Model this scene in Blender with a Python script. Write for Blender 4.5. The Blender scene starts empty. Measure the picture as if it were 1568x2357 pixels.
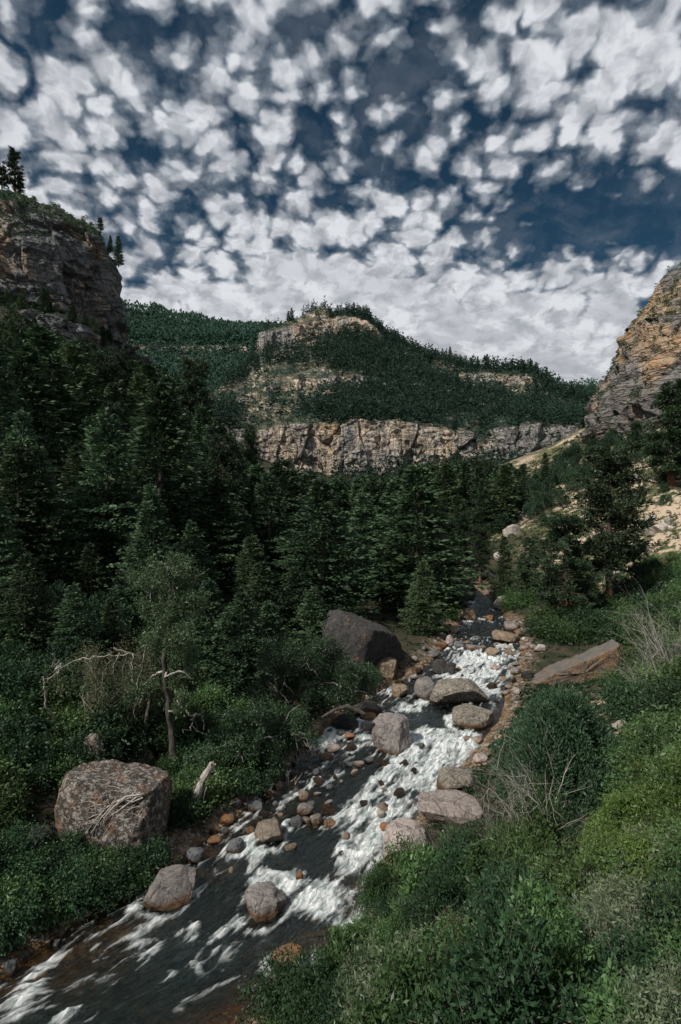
import bpy, math, random
import numpy as np
from mathutils import Vector, Matrix
from mathutils.bvhtree import BVHTree

random.seed(7)
RNG = np.random.default_rng(11)
sc = bpy.context.scene
COL = sc.collection

# ------------------------------------------------------------------ camera
CZ = 14.0
FPX = 1309.0                       # focal length for a picture 1568 x 2357
cam_d = bpy.data.cameras.new("camera")
cam_d.sensor_fit = 'VERTICAL'
cam_d.sensor_height = 36.0
cam_d.lens = 36.0 * FPX / 2357.0
cam_d.clip_start = 0.1
cam_d.clip_end = 20000
cam = bpy.data.objects.new("camera", cam_d)
cam.location = (0, 0, CZ)
cam.rotation_euler = (math.radians(90), 0, 0)
COL.objects.link(cam)
sc.camera = cam

def P(px, py, d):
    return np.array([(px - 784.0) / FPX * d, d, CZ + (1178.5 - py) / FPX * d])

# ------------------------------------------------------------------ light
SUN_EL, SUN_AZ = math.radians(46), math.radians(230)     # azimuth clockwise from +Y (view direction)
sun_d = bpy.data.lights.new("sun", 'SUN')
sun_d.energy = 4.6
sun_d.angle = math.radians(3)
sun_d.color = (1.0, 0.93, 0.84)
sun = bpy.data.objects.new("sun", sun_d)
sd = Vector((math.sin(SUN_AZ) * math.cos(SUN_EL), math.cos(SUN_AZ) * math.cos(SUN_EL), math.sin(SUN_EL)))
sun.rotation_euler = sd.to_track_quat('Z', 'Y').to_euler()
COL.objects.link(sun)

sc.render.engine = 'CYCLES'
sc.view_settings.view_transform = 'Standard'
sc.view_settings.look = 'None'
sc.view_settings.exposure = 0.0
sc.view_settings.gamma = 1.0
cy = sc.cycles
cy.max_bounces = 4
cy.diffuse_bounces = 2
cy.glossy_bounces = 2
cy.transmission_bounces = 2
cy.transparent_max_bounces = 6
cy.volume_bounces = 0
cy.caustics_reflective = False
cy.caustics_refractive = False
cy.use_adaptive_sampling = True
cy.adaptive_threshold = 0.02
cy.use_denoising = True
try:
    cy.denoiser = 'OPENIMAGEDENOISE'
    cy.denoising_input_passes = 'RGB_ALBEDO_NORMAL'
    cy.denoising_prefilter = 'ACCURATE'
except Exception:
    pass

# ------------------------------------------------------------------ node helper
class NT:
    def __init__(s, tree):
        s.t = tree; s.n = tree.nodes; s.l = tree.links
    def new(s, typ, **kw):
        nd = s.n.new(typ)
        for k, v in kw.items():
            setattr(nd, k, v)
        return nd
    def set(s, inp, v):
        if v is None: return
        if isinstance(v, bpy.types.NodeSocket): s.l.new(v, inp)
        elif isinstance(v, bpy.types.Node): s.l.new(v.outputs[0], inp)
        else:
            if isinstance(v, (tuple, list)) and len(v) == 3 and inp.type == 'RGBA': v = (*v, 1)
            inp.default_value = v
    def math(s, op, a, b=None, c=None, clamp=False):
        nd = s.new('ShaderNodeMath', operation=op); nd.use_clamp = clamp
        s.set(nd.inputs[0], a); s.set(nd.inputs[1], b)
        if c is not None: s.set(nd.inputs[2], c)
        return nd.outputs[0]
    def vmath(s, op, a, b=None, scale=None):
        nd = s.new('ShaderNodeVectorMath', operation=op)
        s.set(nd.inputs[0], a)
        if b is not None: s.set(nd.inputs[1], b)
        if scale is not None: s.set(nd.inputs['Scale'], scale)
        return nd.outputs['Value'] if op in ('LENGTH', 'DOT_PRODUCT', 'DISTANCE') else nd.outputs[0]
    def noise(s, vec, scale, detail=3, rough=0.5, dist=0.0, out=0, dim='3D'):
        nd = s.new('ShaderNodeTexNoise', noise_dimensions=dim)
        s.set(nd.inputs['Vector'], vec); s.set(nd.inputs['Scale'], scale)
        nd.inputs['Detail'].default_value = detail; nd.inputs['Roughness'].default_value = rough
        nd.inputs['Distortion'].default_value = dist
        return nd.outputs[out]
    def vor(s, vec, scale, feature='F1', out=0, rand=1.0, smooth=None, dim='3D'):
        nd = s.new('ShaderNodeTexVoronoi', feature=feature, voronoi_dimensions=dim)
        s.set(nd.inputs['Vector'], vec); s.set(nd.inputs['Scale'], scale)
        nd.inputs['Randomness'].default_value = rand
        if smooth is not None: nd.inputs['Smoothness'].default_value = smooth
        return nd.outputs[out]
    def ramp(s, fac, stops, interp='LINEAR'):
        nd = s.new('ShaderNodeValToRGB'); cr = nd.color_ramp; cr.interpolation = interp
        while len(cr.elements) < len(stops): cr.elements.new(0.5)
        for e, (p, c) in zip(cr.elements, stops):
            e.position = p
            e.color = (c, c, c, 1) if isinstance(c, (int, float)) else (*c, 1)
        s.set(nd.inputs[0], fac)
        return nd.outputs[0]
    def rng(s, v, a, b, c=0.0, d=1.0, smooth=False):
        nd = s.new('ShaderNodeMapRange'); nd.clamp = True
        if smooth: nd.interpolation_type = 'SMOOTHSTEP'
        s.set(nd.inputs[0], v)
        for i, x in enumerate((a, b, c, d)): s.set(nd.inputs[i + 1], x)
        return nd.outputs[0]
    def mix(s, f, a, b, blend='MIX'):
        nd = s.new('ShaderNodeMix', data_type='RGBA', blend_type=blend)
        s.set(nd.inputs[0], f); s.set(nd.inputs[6], a); s.set(nd.inputs[7], b)
        return nd.outputs[2]
    def mapping(s, vec, scale=(1, 1, 1), rot=(0, 0, 0), loc=(0, 0, 0)):
        nd = s.new('ShaderNodeMapping')
        s.set(nd.inputs[0], vec); nd.inputs[1].default_value = loc
        nd.inputs[2].default_value = rot; nd.inputs[3].default_value = scale
        return nd.outputs[0]
    def bump(s, h, strength=0.5, dist=0.1):
        nd = s.new('ShaderNodeBump'); s.set(nd.inputs['Height'], h)
        nd.inputs['Strength'].default_value = strength; nd.inputs['Distance'].default_value = dist
        return nd.outputs[0]
    def attr(s, name):
        nd = s.new('ShaderNodeAttribute', attribute_name=name); return nd.outputs['Fac']

def new_mat(name):
    m = bpy.data.materials.new(name); m.use_nodes = True
    m.node_tree.nodes.clear()
    n = NT(m.node_tree)
    out = n.new('ShaderNodeOutputMaterial')
    return m, n, out

# ------------------------------------------------------------------ sky: Nishita light with a broken cloud sheet
w = bpy.data.worlds.new("World"); sc.world = w; w.use_nodes = True
w.node_tree.nodes.clear()
n = NT(w.node_tree)
out = n.new('ShaderNodeOutputWorld')
bg = n.new('ShaderNodeBackground')
sky = n.new('ShaderNodeTexSky', sky_type='NISHITA')
sky.sun_disc = False
sky.sun_elevation = SUN_EL
sky.sun_rotation = SUN_AZ
sky.altitude = 2500
sky.air_density = 1.0; sky.dust_density = 0.2; sky.ozone_density = 2.0
tc = n.new('ShaderNodeTexCoord')
g = n.vmath('NORMALIZE', tc.outputs['Generated'])
sep = n.new('ShaderNodeSeparateXYZ'); n.set(sep.inputs[0], g)
zc = n.math('ADD', n.math('MAXIMUM', sep.outputs[2], 0.0), 0.45)
pl = n.new('ShaderNodeCombineXYZ')
n.set(pl.inputs[0], n.math('DIVIDE', sep.outputs[0], zc))
n.set(pl.inputs[1], n.math('DIVIDE', sep.outputs[1], zc))
uv = pl.outputs[0]                                  # position on the cloud deck, in deck heights
warp = n.noise(uv, 9.0, 4, 0.6, out=1, dim='2D')
uvw = n.vmath('ADD', uv, n.vmath('SCALE', n.vmath('SUBTRACT', warp, (0.5, 0.5, 0.5)), scale=0.060))
puff = n.vor(uvw, 20.0, 'SMOOTH_F1', smooth=0.18, dim='2D')
puff2 = n.vor(uvw, 46.0, 'SMOOTH_F1', smooth=0.25, dim='2D')
big = n.noise(uv, 4.2, 3, 0.5, dim='2D')
fine = n.noise(uv, 34, 7, 0.60, dim='2D')
# coverage: base + local clearings and banks (positions on the deck)
def blob(x, y, rx, ry, ang=0.0):
    m = n.mapping(n.vmath('SUBTRACT', uv, (x, y, 0)), rot=(0, 0, -ang))
    m = n.vmath('MULTIPLY', m, (1 / rx, 1 / ry, 0))
    return n.math('EXPONENT', n.math('MULTIPLY', n.vmath('DOT_PRODUCT', m, m), -1.0))
def deck(px, py):
    q = P(px, py, 1.0) - (0, 0, CZ); q = q / np.linalg.norm(q)
    return q[0] / (q[2] + 0.45), q[1] / (q[2] + 0.45)
cover = n.math('MULTIPLY_ADD', big, 1.5, -0.75)
CLEAR = [  # px, py, rx, ry (deck units), angle, amount
    (840, 260, 0.10, 0.10, 0.0, -0.40), (1430, 510, 0.20, 0.058, -0.1, -2.8), (1180, 610, 0.10, 0.05, 0, -1.0), (240, 60, 0.12, 0.04, 0.4, -0.5), (1000, 60, 0.08, 0.05, 0, -0.3),
    (380, 400, 0.12, 0.10, 0, -0.15), (20, 180, 0.14, 0.22, 0, 0.55), (1520, 110, 0.17, 0.13, 0, 0.75), (1300, 60, 0.1, 0.1, 0, 0.2), (900, 540, 0.16, 0.07, 0, 0.30), (1300, 830, 0.9, 0.20, 0, 1.9), (600, 770, 0.9, 0.19, 0, 1.4)]
for px, py, rx, ry, an, am in CLEAR:
    x, y = deck(px, py)
    cover = n.math('MULTIPLY_ADD', blob(x, y, rx, ry, an), am, cover)
cover = n.math('MULTIPLY_ADD', n.rng(sep.outputs[2], 0.08, 0.26, 1, 0, smooth=True), 0.8, cover)
dens = n.math('MULTIPLY_ADD', puff, -2.1, 0.86)
dens = n.math('MULTIPLY_ADD', puff2, -0.9, dens)
dens = n.math('MULTIPLY_ADD', cover, 0.8, dens)
dens0 = n.math('ADD', dens, 0.56)
dens = n.math('MULTIPLY_ADD', n.math('SUBTRACT', fine, 0.5), 1.15, dens0)
alpha = n.rng(dens, -0.66, 0.52, smooth=True)
veil = n.math('MULTIPLY', n.rng(n.noise(uvw, 7.5, 6, 0.62, dim='2D'), 0.42, 0.70, smooth=True), 0.24)
alpha = n.math('MAXIMUM', alpha, veil)
thick = n.rng(n.math('MULTIPLY_ADD', n.math('SUBTRACT', fine, 0.5), 0.45, dens0), 0.0, 0.85, smooth=True)
cl = n.mix(thick, (0.16, 0.20, 0.25), (0.73, 0.75, 0.79))
shade = n.noise(n.vmath('ADD', uvw, (0.013, -0.02, 0)), 22.0, 3, 0.6, dim='2D')
cl = n.mix(n.rng(shade, 0.42, 0.70, 0, 0.75), cl, (0.31, 0.33, 0.37))
lows = n.rng(n.noise(n.mapping(uvw, scale=(1, 2.2, 1)), 6.0, 5, 0.55, dim='2D'), 0.42, 0.62, smooth=True)
cl = n.mix(n.math('MULTIPLY', lows, n.rng(sep.outputs[2], 0.2, 0.45, 0.75, 0.15)), cl, (0.33, 0.35, 0.39))
hz = n.rng(sep.outputs[2], 0.10, 0.42, 1, 0, smooth=True)
cl = n.mix(n.math('MULTIPLY', hz, 0.20), cl, (0.56, 0.58, 0.61))
skyc = n.mix(1.0, sky, (0.17, 0.31, 0.31), 'MULTIPLY')
col = n.mix(alpha, skyc, n.vmath('SCALE', cl, scale=10.0))
n.set(bg.inputs[0], col)
bg.inputs[1].default_value = 0.1
n.l.new(bg.outputs[0], out.inputs[0])

# ------------------------------------------------------------------ numpy noise
def _h(ix, iy, iz, seed):
    x = (ix.astype(np.int64) * 374761393 + iy.astype(np.int64) * 668265263 + iz.astype(np.int64) * 2147483647 + seed * 974711) & 0xffffffff
    x = ((x ^ (x >> 13)) * 1274126177) & 0xffffffff
    x = ((x ^ (x >> 15)) * 2246822519) & 0xffffffff
    return ((x ^ (x >> 16)) & 0xffffff) / float(0xffffff)

def vnoise(p, seed=0):
    f = np.floor(p); i = f.astype(np.int64); t = p - f
    t = t * t * t * (t * (t * 6 - 15) + 10)
    r = 0
    for dx in (0, 1):
        wx = t[:, 0] if dx else 1 - t[:, 0]
        for dy in (0, 1):
            wy = t[:, 1] if dy else 1 - t[:, 1]
            for dz in (0, 1):
                wz = t[:, 2] if dz else 1 - t[:, 2]
                r = r + wx * wy * wz * _h(i[:, 0] + dx, i[:, 1] + dy, i[:, 2] + dz, seed)
    return r * 2 - 1

def fbm(p, octv=4, seed=0, gain=0.5, lac=2.03):
    a = 1.0; s = 0; n_ = 0
    for o in range(octv):
        s = s + a * vnoise(p + 17.3 * o, seed + o); n_ += a
        p = p * lac; a *= gain
    return s / n_

def ridged(p, octv=4, seed=0):
    a = 1.0; s = 0; n_ = 0
    for o in range(octv):
        s = s + a * (1 - 2 * np.abs(vnoise(p + 9.1 * o, seed + o))); n_ += a
        p = p * 2.03; a *= 0.5
    return s / n_

def cells(p, seed=0, jit=0.9):
    """nearest feature distance, second distance, cell value"""
    i0 = np.floor(p).astype(np.int64)
    d1 = np.full(len(p), 9.0); d2 = d1.copy(); v = np.zeros(len(p))
    for dx in (-1, 0, 1):
        for dy in (-1, 0, 1):
            for dz in (-1, 0, 1):
                c = i0 + (dx, dy, dz)
                q = np.stack([c[:, k] + 0.5 + jit * (_h(c[:, 0], c[:, 1], c[:, 2], seed + 31 * k) - 0.5) for k in range(3)], 1)
                d = np.sqrt(((p - q) ** 2).sum(1))
                hv = _h(c[:, 0], c[:, 1], c[:, 2], seed + 97)
                near = d < d1
                d2 = np.where(near, d1, np.minimum(d2, d))
                v = np.where(near, hv, v)
                d1 = np.where(near, d, d1)
    return d1, d2, v

def P2(x, y, z=0.0):
    x = np.atleast_1d(np.asarray(x, float)); y = np.atleast_1d(np.asarray(y, float))
    return np.stack([x, y, np.zeros_like(x) + z], 1)

# ------------------------------------------------------------------ mesh helpers
def mesh_np(name, v, faces, mat=None, attrs=None, smooth=False, uv=None):
    """faces: int array (n,3) or (n,4), or a list of such arrays"""
    if not isinstance(faces, list): faces = [faces]
    faces = [np.asarray(f, np.int32) for f in faces if len(f)]
    me = bpy.data.meshes.new(name)
    me.vertices.add(len(v)); me.vertices.foreach_set('co', np.asarray(v, np.float32).ravel())
    li = np.concatenate([f.ravel() for f in faces])
    tot = np.concatenate([np.full(len(f), f.shape[1], np.int32) for f in faces])
    st = np.concatenate([[0], np.cumsum(tot)[:-1]]).astype(np.int32)
    me.loops.add(len(li)); me.loops.foreach_set('vertex_index', li)
    me.polygons.add(len(tot)); me.polygons.foreach_set('loop_start', st); me.polygons.foreach_set('loop_total', tot)
    if smooth: me.polygons.foreach_set('use_smooth', np.ones(len(tot), bool))
    if attrs:
        for k, (dom, a) in attrs.items():
            at = me.attributes.new(k, 'FLOAT', dom); at.data.foreach_set('value', np.asarray(a, np.float32))
    if uv is not None:
        ul = me.uv_layers.new(name='flow'); ul.data.foreach_set('uv', np.asarray(uv, np.float32)[li].ravel())
    me.update(calc_edges=True); me.validate()
    if mat: me.materials.append(mat)
    return me

def link(name, me, parent=None, loc=None, rot=None, scale=None):
    o = bpy.data.objects.new(name, me); COL.objects.link(o)
    if parent is not None: o.parent = parent
    if loc is not None: o.location = loc
    if rot is not None: o.rotation_euler = rot
    if scale is not None: o.scale = scale if isinstance(scale, (tuple, list)) else (scale,) * 3
    return o

def tag(o, label, cat, group=None, kind=None):
    if kind: o['kind'] = kind
    if label: o['label'] = label
    if cat: o['category'] = cat
    if group: o['group'] = group
    return o

def struct(name, me, label=None):
    o = link(name, me); o['kind'] = 'structure'
    if label: o['label'] = label
    return o

def copy_thing(root, name, loc, rz=0.0, s=1.0, tilt=(0, 0)):
    r = root.copy(); r.name = name; COL.objects.link(r)
    for k in list(r.keys()):
        if k in ('label', 'group', 'category'): del r[k]
    r.location = loc; r.rotation_euler = (tilt[0], tilt[1], rz); r.scale = s if isinstance(s, (tuple, list)) else (s, s, s)
    for ch in root.children:
        c = ch.copy(); COL.objects.link(c); c.parent = r
    return r

def grid_faces(nu, nv):
    """nu rows x nv columns"""
    i = np.arange(nu - 1)[:, None] * nv + np.arange(nv - 1)[None, :]
    return np.stack([i, i + 1, i + nv + 1, i + nv], -1).reshape(-1, 4)

def grid_normals(V):
    du = np.gradient(V, axis=0); dv = np.gradient(V, axis=1)
    nn = np.cross(dv, du); nn /= np.linalg.norm(nn, axis=-1, keepdims=True) + 1e-9
    return nn

def make_bvh(me_or_v, f=None):
    if f is None:
        me = me_or_v
        return BVHTree.FromPolygons([tuple(v.co) for v in me.vertices], [tuple(p.vertices) for p in me.polygons])
    return BVHTree.FromPolygons([tuple(x) for x in me_or_v.tolist()], [tuple(x) for x in f.tolist()])

# ------------------------------------------------------------------ river course (world metres)
#            y     xL     xR    water z
RIV = np.array([
    (-30., -48., -30., -1.2), (-6., -30., -18., -0.8), (4., -20., -9.5, -0.5), (10., -15.5, -5.2, -0.25), (15.6, -12., -2.6, 0.0), (17.4, -10.4, -0.2, 0.02),
    (19.8, -8.8, 1.3, 0.05), (21.6, -7.3, 1.7, 0.1), (23.5, -6.3, 2.2, 0.15), (25.7, -4.8, 3.6, 0.3), (28.4, -3.5, 5.4, 0.5),
    (32.8, -1.7, 8.4, 0.9), (35.5, -0.2, 10.2, 1.25), (38.5, 1.9, 11.3, 1.6), (42., 5.6, 13., 2.2), (46., 7.9, 14.8, 2.7), (52., 10.2, 16.1, 3.05),
    (57., 12., 16.6, 3.3), (64., 14.5, 18., 3.6), (80., 14., 17.5, 4.4), (120., 4., 8., 7.0), (200., 6., 9., 13.)])
def riv(y):
    y = np.asarray(y, float)
    return tuple(np.interp(y, RIV[:, 0], RIV[:, k]) for k in (1, 2, 3))

# ------------------------------------------------------------------ valley ground: smooth surface through measured spots
CTRL = [(-16, 18, 1.8), (-25, 20, 5), (-14, 28, 3), (-22, 32, 7), (-8, 33, 2.6), (-12, 42, 5.2), (-25, 45, 12), (-4, 42, 2.9), (-2, 52, 5), (-20.7, 37.5, 7),
    (-15.6, 45, 8), (-26.6, 55, 13), (-62, 138, 52), (-78, 130, 61), (-53, 145, 45), (-29, 110, 21), (-16, 115, 15), (-52, 100, 24), (-40, 60, 20),
    (-60, 60, 32), (-50, 80, 26), (-35, 85, 18), (-22, 70, 11), (-10, 65, 7.5), (0, 60, 5.2), (5, 70, 5), (-10, 95, 9), (0, 110, 8), (12, 100, 6.3),
    (4, 85, 5.6), (20, 150, 10), (0, 150, 12), (-20, 150, 18), (0, 250, 22), (50, 250, 24), (30, 350, 34), (-40, 300, 33), (80, 350, 36), (-60, 400, 48),
    (0, 400, 40), (60, 400, 44), (110, 400, 50), (27, 110, 11.3), (22, 85, 6.9), (20, 62, 4.2), (62.7, 140, 31), (43.5, 125, 20.5), (61, 120, 25.7),
    (60, 100, 26), (45, 75, 15.6), (36, 60, 8.6), (34.6, 80, 10), (21.7, 55, 3.9), (25, 52, 4.4), (22.8, 38, 4.6), (17.5, 40, 2.3), (15, 25, 5), (8.4, 14, 6.3),
    (8, 21, 2.6), (4.2, 20, 1.4), (3, 8.5, 6.3), (0.6, 12.5, 2.3), (4.2, 7, 7.8), (0, 0, 12.2), (-4, 0, 9.5), (-9, 3, 3.0), (-5, 8, 2.5), (8, 5, 10.2),
    (15, 12, 9), (25, 20, 10), (40, 40, 13), (60, 60, 22), (80, 90, 36), (-26, 2, 2), (-45, 10, 13), (-60, 30, 28), (-90, 60, 47), (-110, 120, 70),
    (100, 140, 60), (120, 60, 45), (60, 10, 22), (100, 0, 36), (-100, 0, 42), (-20, -30, 3), (20, -40, 16), (-90, 300, 70), (-120, 220, 90), (90, 240, 42), (120, 300, 50),
    (12, 30, 1.9), (13.5, 34, 2.0), (10, 26, 2.2), (-33, 70, 19)]
for y_, xl_, xr_, z_ in RIV:
    if y_ < 150: CTRL += [(xl_ - 0.8, y_, z_ + 0.35), (xr_ + 0.8, y_, z_ + 0.35)]
CTRL = np.array(CTRL, float)
def _tps_fit(c, lam=0.6):
    nC = len(c); d = np.sqrt(((c[:, None, :2] - c[None, :, :2]) ** 2).sum(-1))
    K = -d + lam * np.eye(nC) * -1.0
    Pm = np.concatenate([np.ones((nC, 1)), c[:, :2]], 1)
    A = np.block([[K, Pm], [Pm.T, np.zeros((3, 3))]])
    return np.linalg.solve(A, np.concatenate([c[:, 2], np.zeros(3)]))
_W = _tps_fit(CTRL)
def tps(x, y):
    x = np.asarray(x, float).ravel(); y = np.asarray(y, float).ravel()
    r = np.zeros(len(x))
    for a in range(0, len(x), 20000):
        xx = x[a:a + 20000]; yy = y[a:a + 20000]
        d = np.sqrt((xx[:, None] - CTRL[None, :, 0]) ** 2 + (yy[:, None] - CTRL[None, :, 1]) ** 2)
        r[a:a + 20000] = -d @ _W[:-3] + _W[-3] + _W[-2] * xx + _W[-1] * yy
    return r
def sstep(t, a, b):
    t = np.clip((t - a) / (b - a), 0, 1); return t * t * (3 - 2 * t)
def ground_z(x, y):
    x = np.asarray(x, float).ravel(); y = np.asarray(y, float).ravel()
    r = np.hypot(x, y); sc_ = np.minimum(1.0, 430.0 / np.maximum(r, 1))
    z = tps(x * sc_, y * sc_)
    xl, xr, zw = riv(y)
    out_ = np.maximum(xl - x, x - xr)                # >0 outside the water
    nearw = sstep(out_, 0.0, 6.0)
    bumps = fbm(P2(x / 7, y / 7), 3, 5) * 0.9 * nearw + fbm(P2(x / 1.6, y / 1.6), 3, 6) * 0.22 * sstep(out_, 0, 2)
    bumps = bumps + fbm(P2(x / 30, y / 30), 3, 8) * 2.2 * sstep(out_, 4, 30) * sstep(r, 40, 90)
    bank = zw + 0.02 + np.maximum(out_, 0) * 0.30 + fbm(P2(x / 1.1, y / 1.1), 3, 9) * 0.12
    far_ = sstep(y, 100, 120)
    kb = (1 - sstep(out_, 0.2, 3.0)) * (1 - far_)
    z = bank * kb + np.maximum(z + bumps, np.where(far_ > 0.5, -99, zw + 0.2)) * (1 - kb)
    wid = np.maximum(xr - xl, 1)
    depth = 0.15 + 0.7 * np.clip(-out_ / (wid * 0.40), 0, 1) ** 1.2 + 0.22 * fbm(P2(x / 1.7, y / 1.7), 3, 12)
    bed = zw - np.maximum(depth, 0.05) * sstep(-out_, -0.05, 0.8)
    act = (y < 120)
    return np.where((out_ < 0) & act, bed, z)

ang = np.radians(np.concatenate([np.arange(-120, -44, 2.5), np.arange(-44, 44, 0.2), np.arange(44, 121, 2.5)]))
rad = np.concatenate([np.geomspace(0.6, 10, 45, endpoint=False), np.linspace(10, 62, 420, endpoint=False), np.geomspace(62, 430, 190), np.geomspace(500, 2600, 8)])
AA, RR = np.meshgrid(ang, rad)
gx = (RR * np.sin(AA)); gy = (RR * np.cos(AA))
gz = ground_z(gx, gy).reshape(gx.shape)
GV = np.stack([gx, gy, gz], -1)
GF = grid_faces(len(rad), len(ang))[:, ::-1]
GVf = GV.reshape(-1, 3)
bvh_ground = make_bvh(GVf, GF)

def ray_px(px, py, bvh=None, extra=None):
    """the spot on the ground seen in a given direction from the photographer's stand"""
    o = Vector((0, 0, CZ)); d = Vector(((px - 784) / FPX, 1.0, (1178.5 - py) / FPX)).normalized()
    h = (bvh or bvh_ground).ray_cast(o, d)
    return None if h[0] is None else np.array(h[0])
def water_px(px, py):
    """the spot on the water plane"""
    kx = (px - 784) / FPX; kz = (1178.5 - py) / FPX
    ys = np.linspace(8, 90, 1600); zw = np.interp(ys, RIV[:, 0], RIV[:, 3])
    k = np.argmax(CZ + kz * ys <= zw)
    y = ys[k]; return np.array([kx * y, y, zw[k]])
def gz1(x, y): return float(ground_z([x], [y])[0])

# ------------------------------------------------------------------ surface materials
def rock_mat(name, tan, grey, dark, scale=1.0, streak=1.0, orange=None, mixbias=0.5, bumpd=0.6, strata=0.0, veg=None, slant=0.0, vegn=0.7):
    m, n, out = new_mat(name)
    geo = n.new('ShaderNodeNewGeometry'); pos = geo.outputs['Position']
    psl = n.mapping(pos, rot=(0, slant, 0)) if slant else pos
    sp = n.mapping(psl, scale=(1, 1, 0.22 if streak else 0.8))
    big = n.noise(sp, 0.055 * scale, 4, 0.6, 0.6)
    st = n.noise(n.mapping(psl, scale=(1, 1, 0.07 if streak else 0.6)), 0.35 * scale, 4, 0.65)
    fine = n.noise(pos, 1.6 * scale, 5, 0.7)
    f = n.math('ADD', n.math('MULTIPLY', big, 1.3), n.math('MULTIPLY_ADD', fine, 0.35, -0.35 + mixbias - 0.5))
    fac = n.rng(f, 0.40, 0.58, smooth=True)
    c = n.mix(fac, grey, tan)
    if orange: c = n.mix(n.math('MULTIPLY', n.rng(n.noise(sp, 0.16 * scale, 3, 0.5), 0.55, 0.68), fac), c, orange)
    c = n.mix(n.rng(st, 0.53, 0.66, 0, 0.75 if streak else 0.35), c, dark)
    c = n.mix(n.rng(fine, 0.35, 0.75, 0, 0.35), c, n.mix(0.5, c, (0.6, 0.57, 0.52)))
    if strata:
        sz = n.new('ShaderNodeSeparateXYZ'); n.set(sz.inputs[0], pos)
        wz = n.math('ADD', n.math('MULTIPLY', sz.outputs[2], 0.30 * scale), n.math('MULTIPLY', big, 2.5))
        cmb = n.new('ShaderNodeCombineXYZ'); n.set(cmb.inputs[2], wz)
        n.set(cmb.inputs[0], n.math('MULTIPLY', fine, 0.5))
        c = n.mix(n.rng(n.noise(cmb.outputs[0], 2.2, 3, 0.7), 0.52, 0.66, 0, strata), c, dark)
    if veg:
        nz = n.new('ShaderNodeSeparateXYZ'); n.set(nz.inputs[0], geo.outputs['Normal'])
        up = n.math('ADD', nz.outputs[2], n.math('MULTIPLY_ADD', n.noise(n.mapping(pos, scale=(1, 1, 2.5)), 0.16 * scale if vegn > 1 else 0.5 * scale, 4, 0.65), vegn, -0.5 * vegn))
        c = n.mix(n.rng(up, 0.45, 0.62, 0, 0.8), c, veg)
    cv = n.mapping(psl, scale=(1, 1, 0.16)) if streak else n.mapping(pos, rot=(0, 0.12, 0), scale=(0.16, 0.16, 1))
    k1 = n.math('ABSOLUTE', n.math('SUBTRACT', n.noise(cv, 0.42 * scale, 3, 0.55), 0.5)); k2 = n.math('ABSOLUTE', n.math('SUBTRACT', n.noise(n.mapping(pos, scale=(0.2, 0.2, 1)), 0.30 * scale, 4, 0.6), 0.5))
    kk_ = n.math('MINIMUM', k1, k2)
    c = n.mix(n.rng(kk_, 0.0, 0.011, 0.6, 0), c, dark)
    h = n.math('ADD', n.math('MULTIPLY_ADD', n.rng(kk_, 0, 0.03), 1.0, n.math('MULTIPLY', fine, 0.5)), n.math('MULTIPLY', st, 0.4))
    h = n.math('ADD', h, n.math('MULTIPLY', n.noise(pos, 5 * scale, 4, 0.7), 0.15))
    b = n.new('ShaderNodeBsdfPrincipled'); n.set(b.inputs['Base Color'], c)
    b.inputs['Roughness'].default_value = 0.9; b.inputs['Specular IOR Level'].default_value = 0.25
    n.set(b.inputs['Normal'], n.bump(h, 0.9, bumpd)); n.l.new(b.outputs[0], out.inputs[0])
    return m

GREEN_LEDGE = (0.030, 0.042, 0.022)
M_cliffL = rock_mat("left_cliff_rock", (0.50, 0.34, 0.205), (0.15, 0.158, 0.168), (0.035, 0.037, 0.042), 1.0, 1, (0.46, 0.27, 0.12), 0.39, 0.9, 0.25, GREEN_LEDGE, 0.6)
M_cliffR = rock_mat("right_cliff_rock", (0.42, 0.295, 0.19), (0.19, 0.18, 0.175), (0.05, 0.048, 0.048), 1.0, 0, (0.46, 0.28, 0.14), 0.50, 0.9, 0.9, GREEN_LEDGE)
M_massif = rock_mat("far_cliff_rock", (0.60, 0.49, 0.375), (0.30, 0.29, 0.285), (0.08, 0.08, 0.085), 0.55, 1, (0.50, 0.34, 0.21), 0.49, 2.2, 0.5, (0.075, 0.085, 0.048), vegn=2.4)

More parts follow.
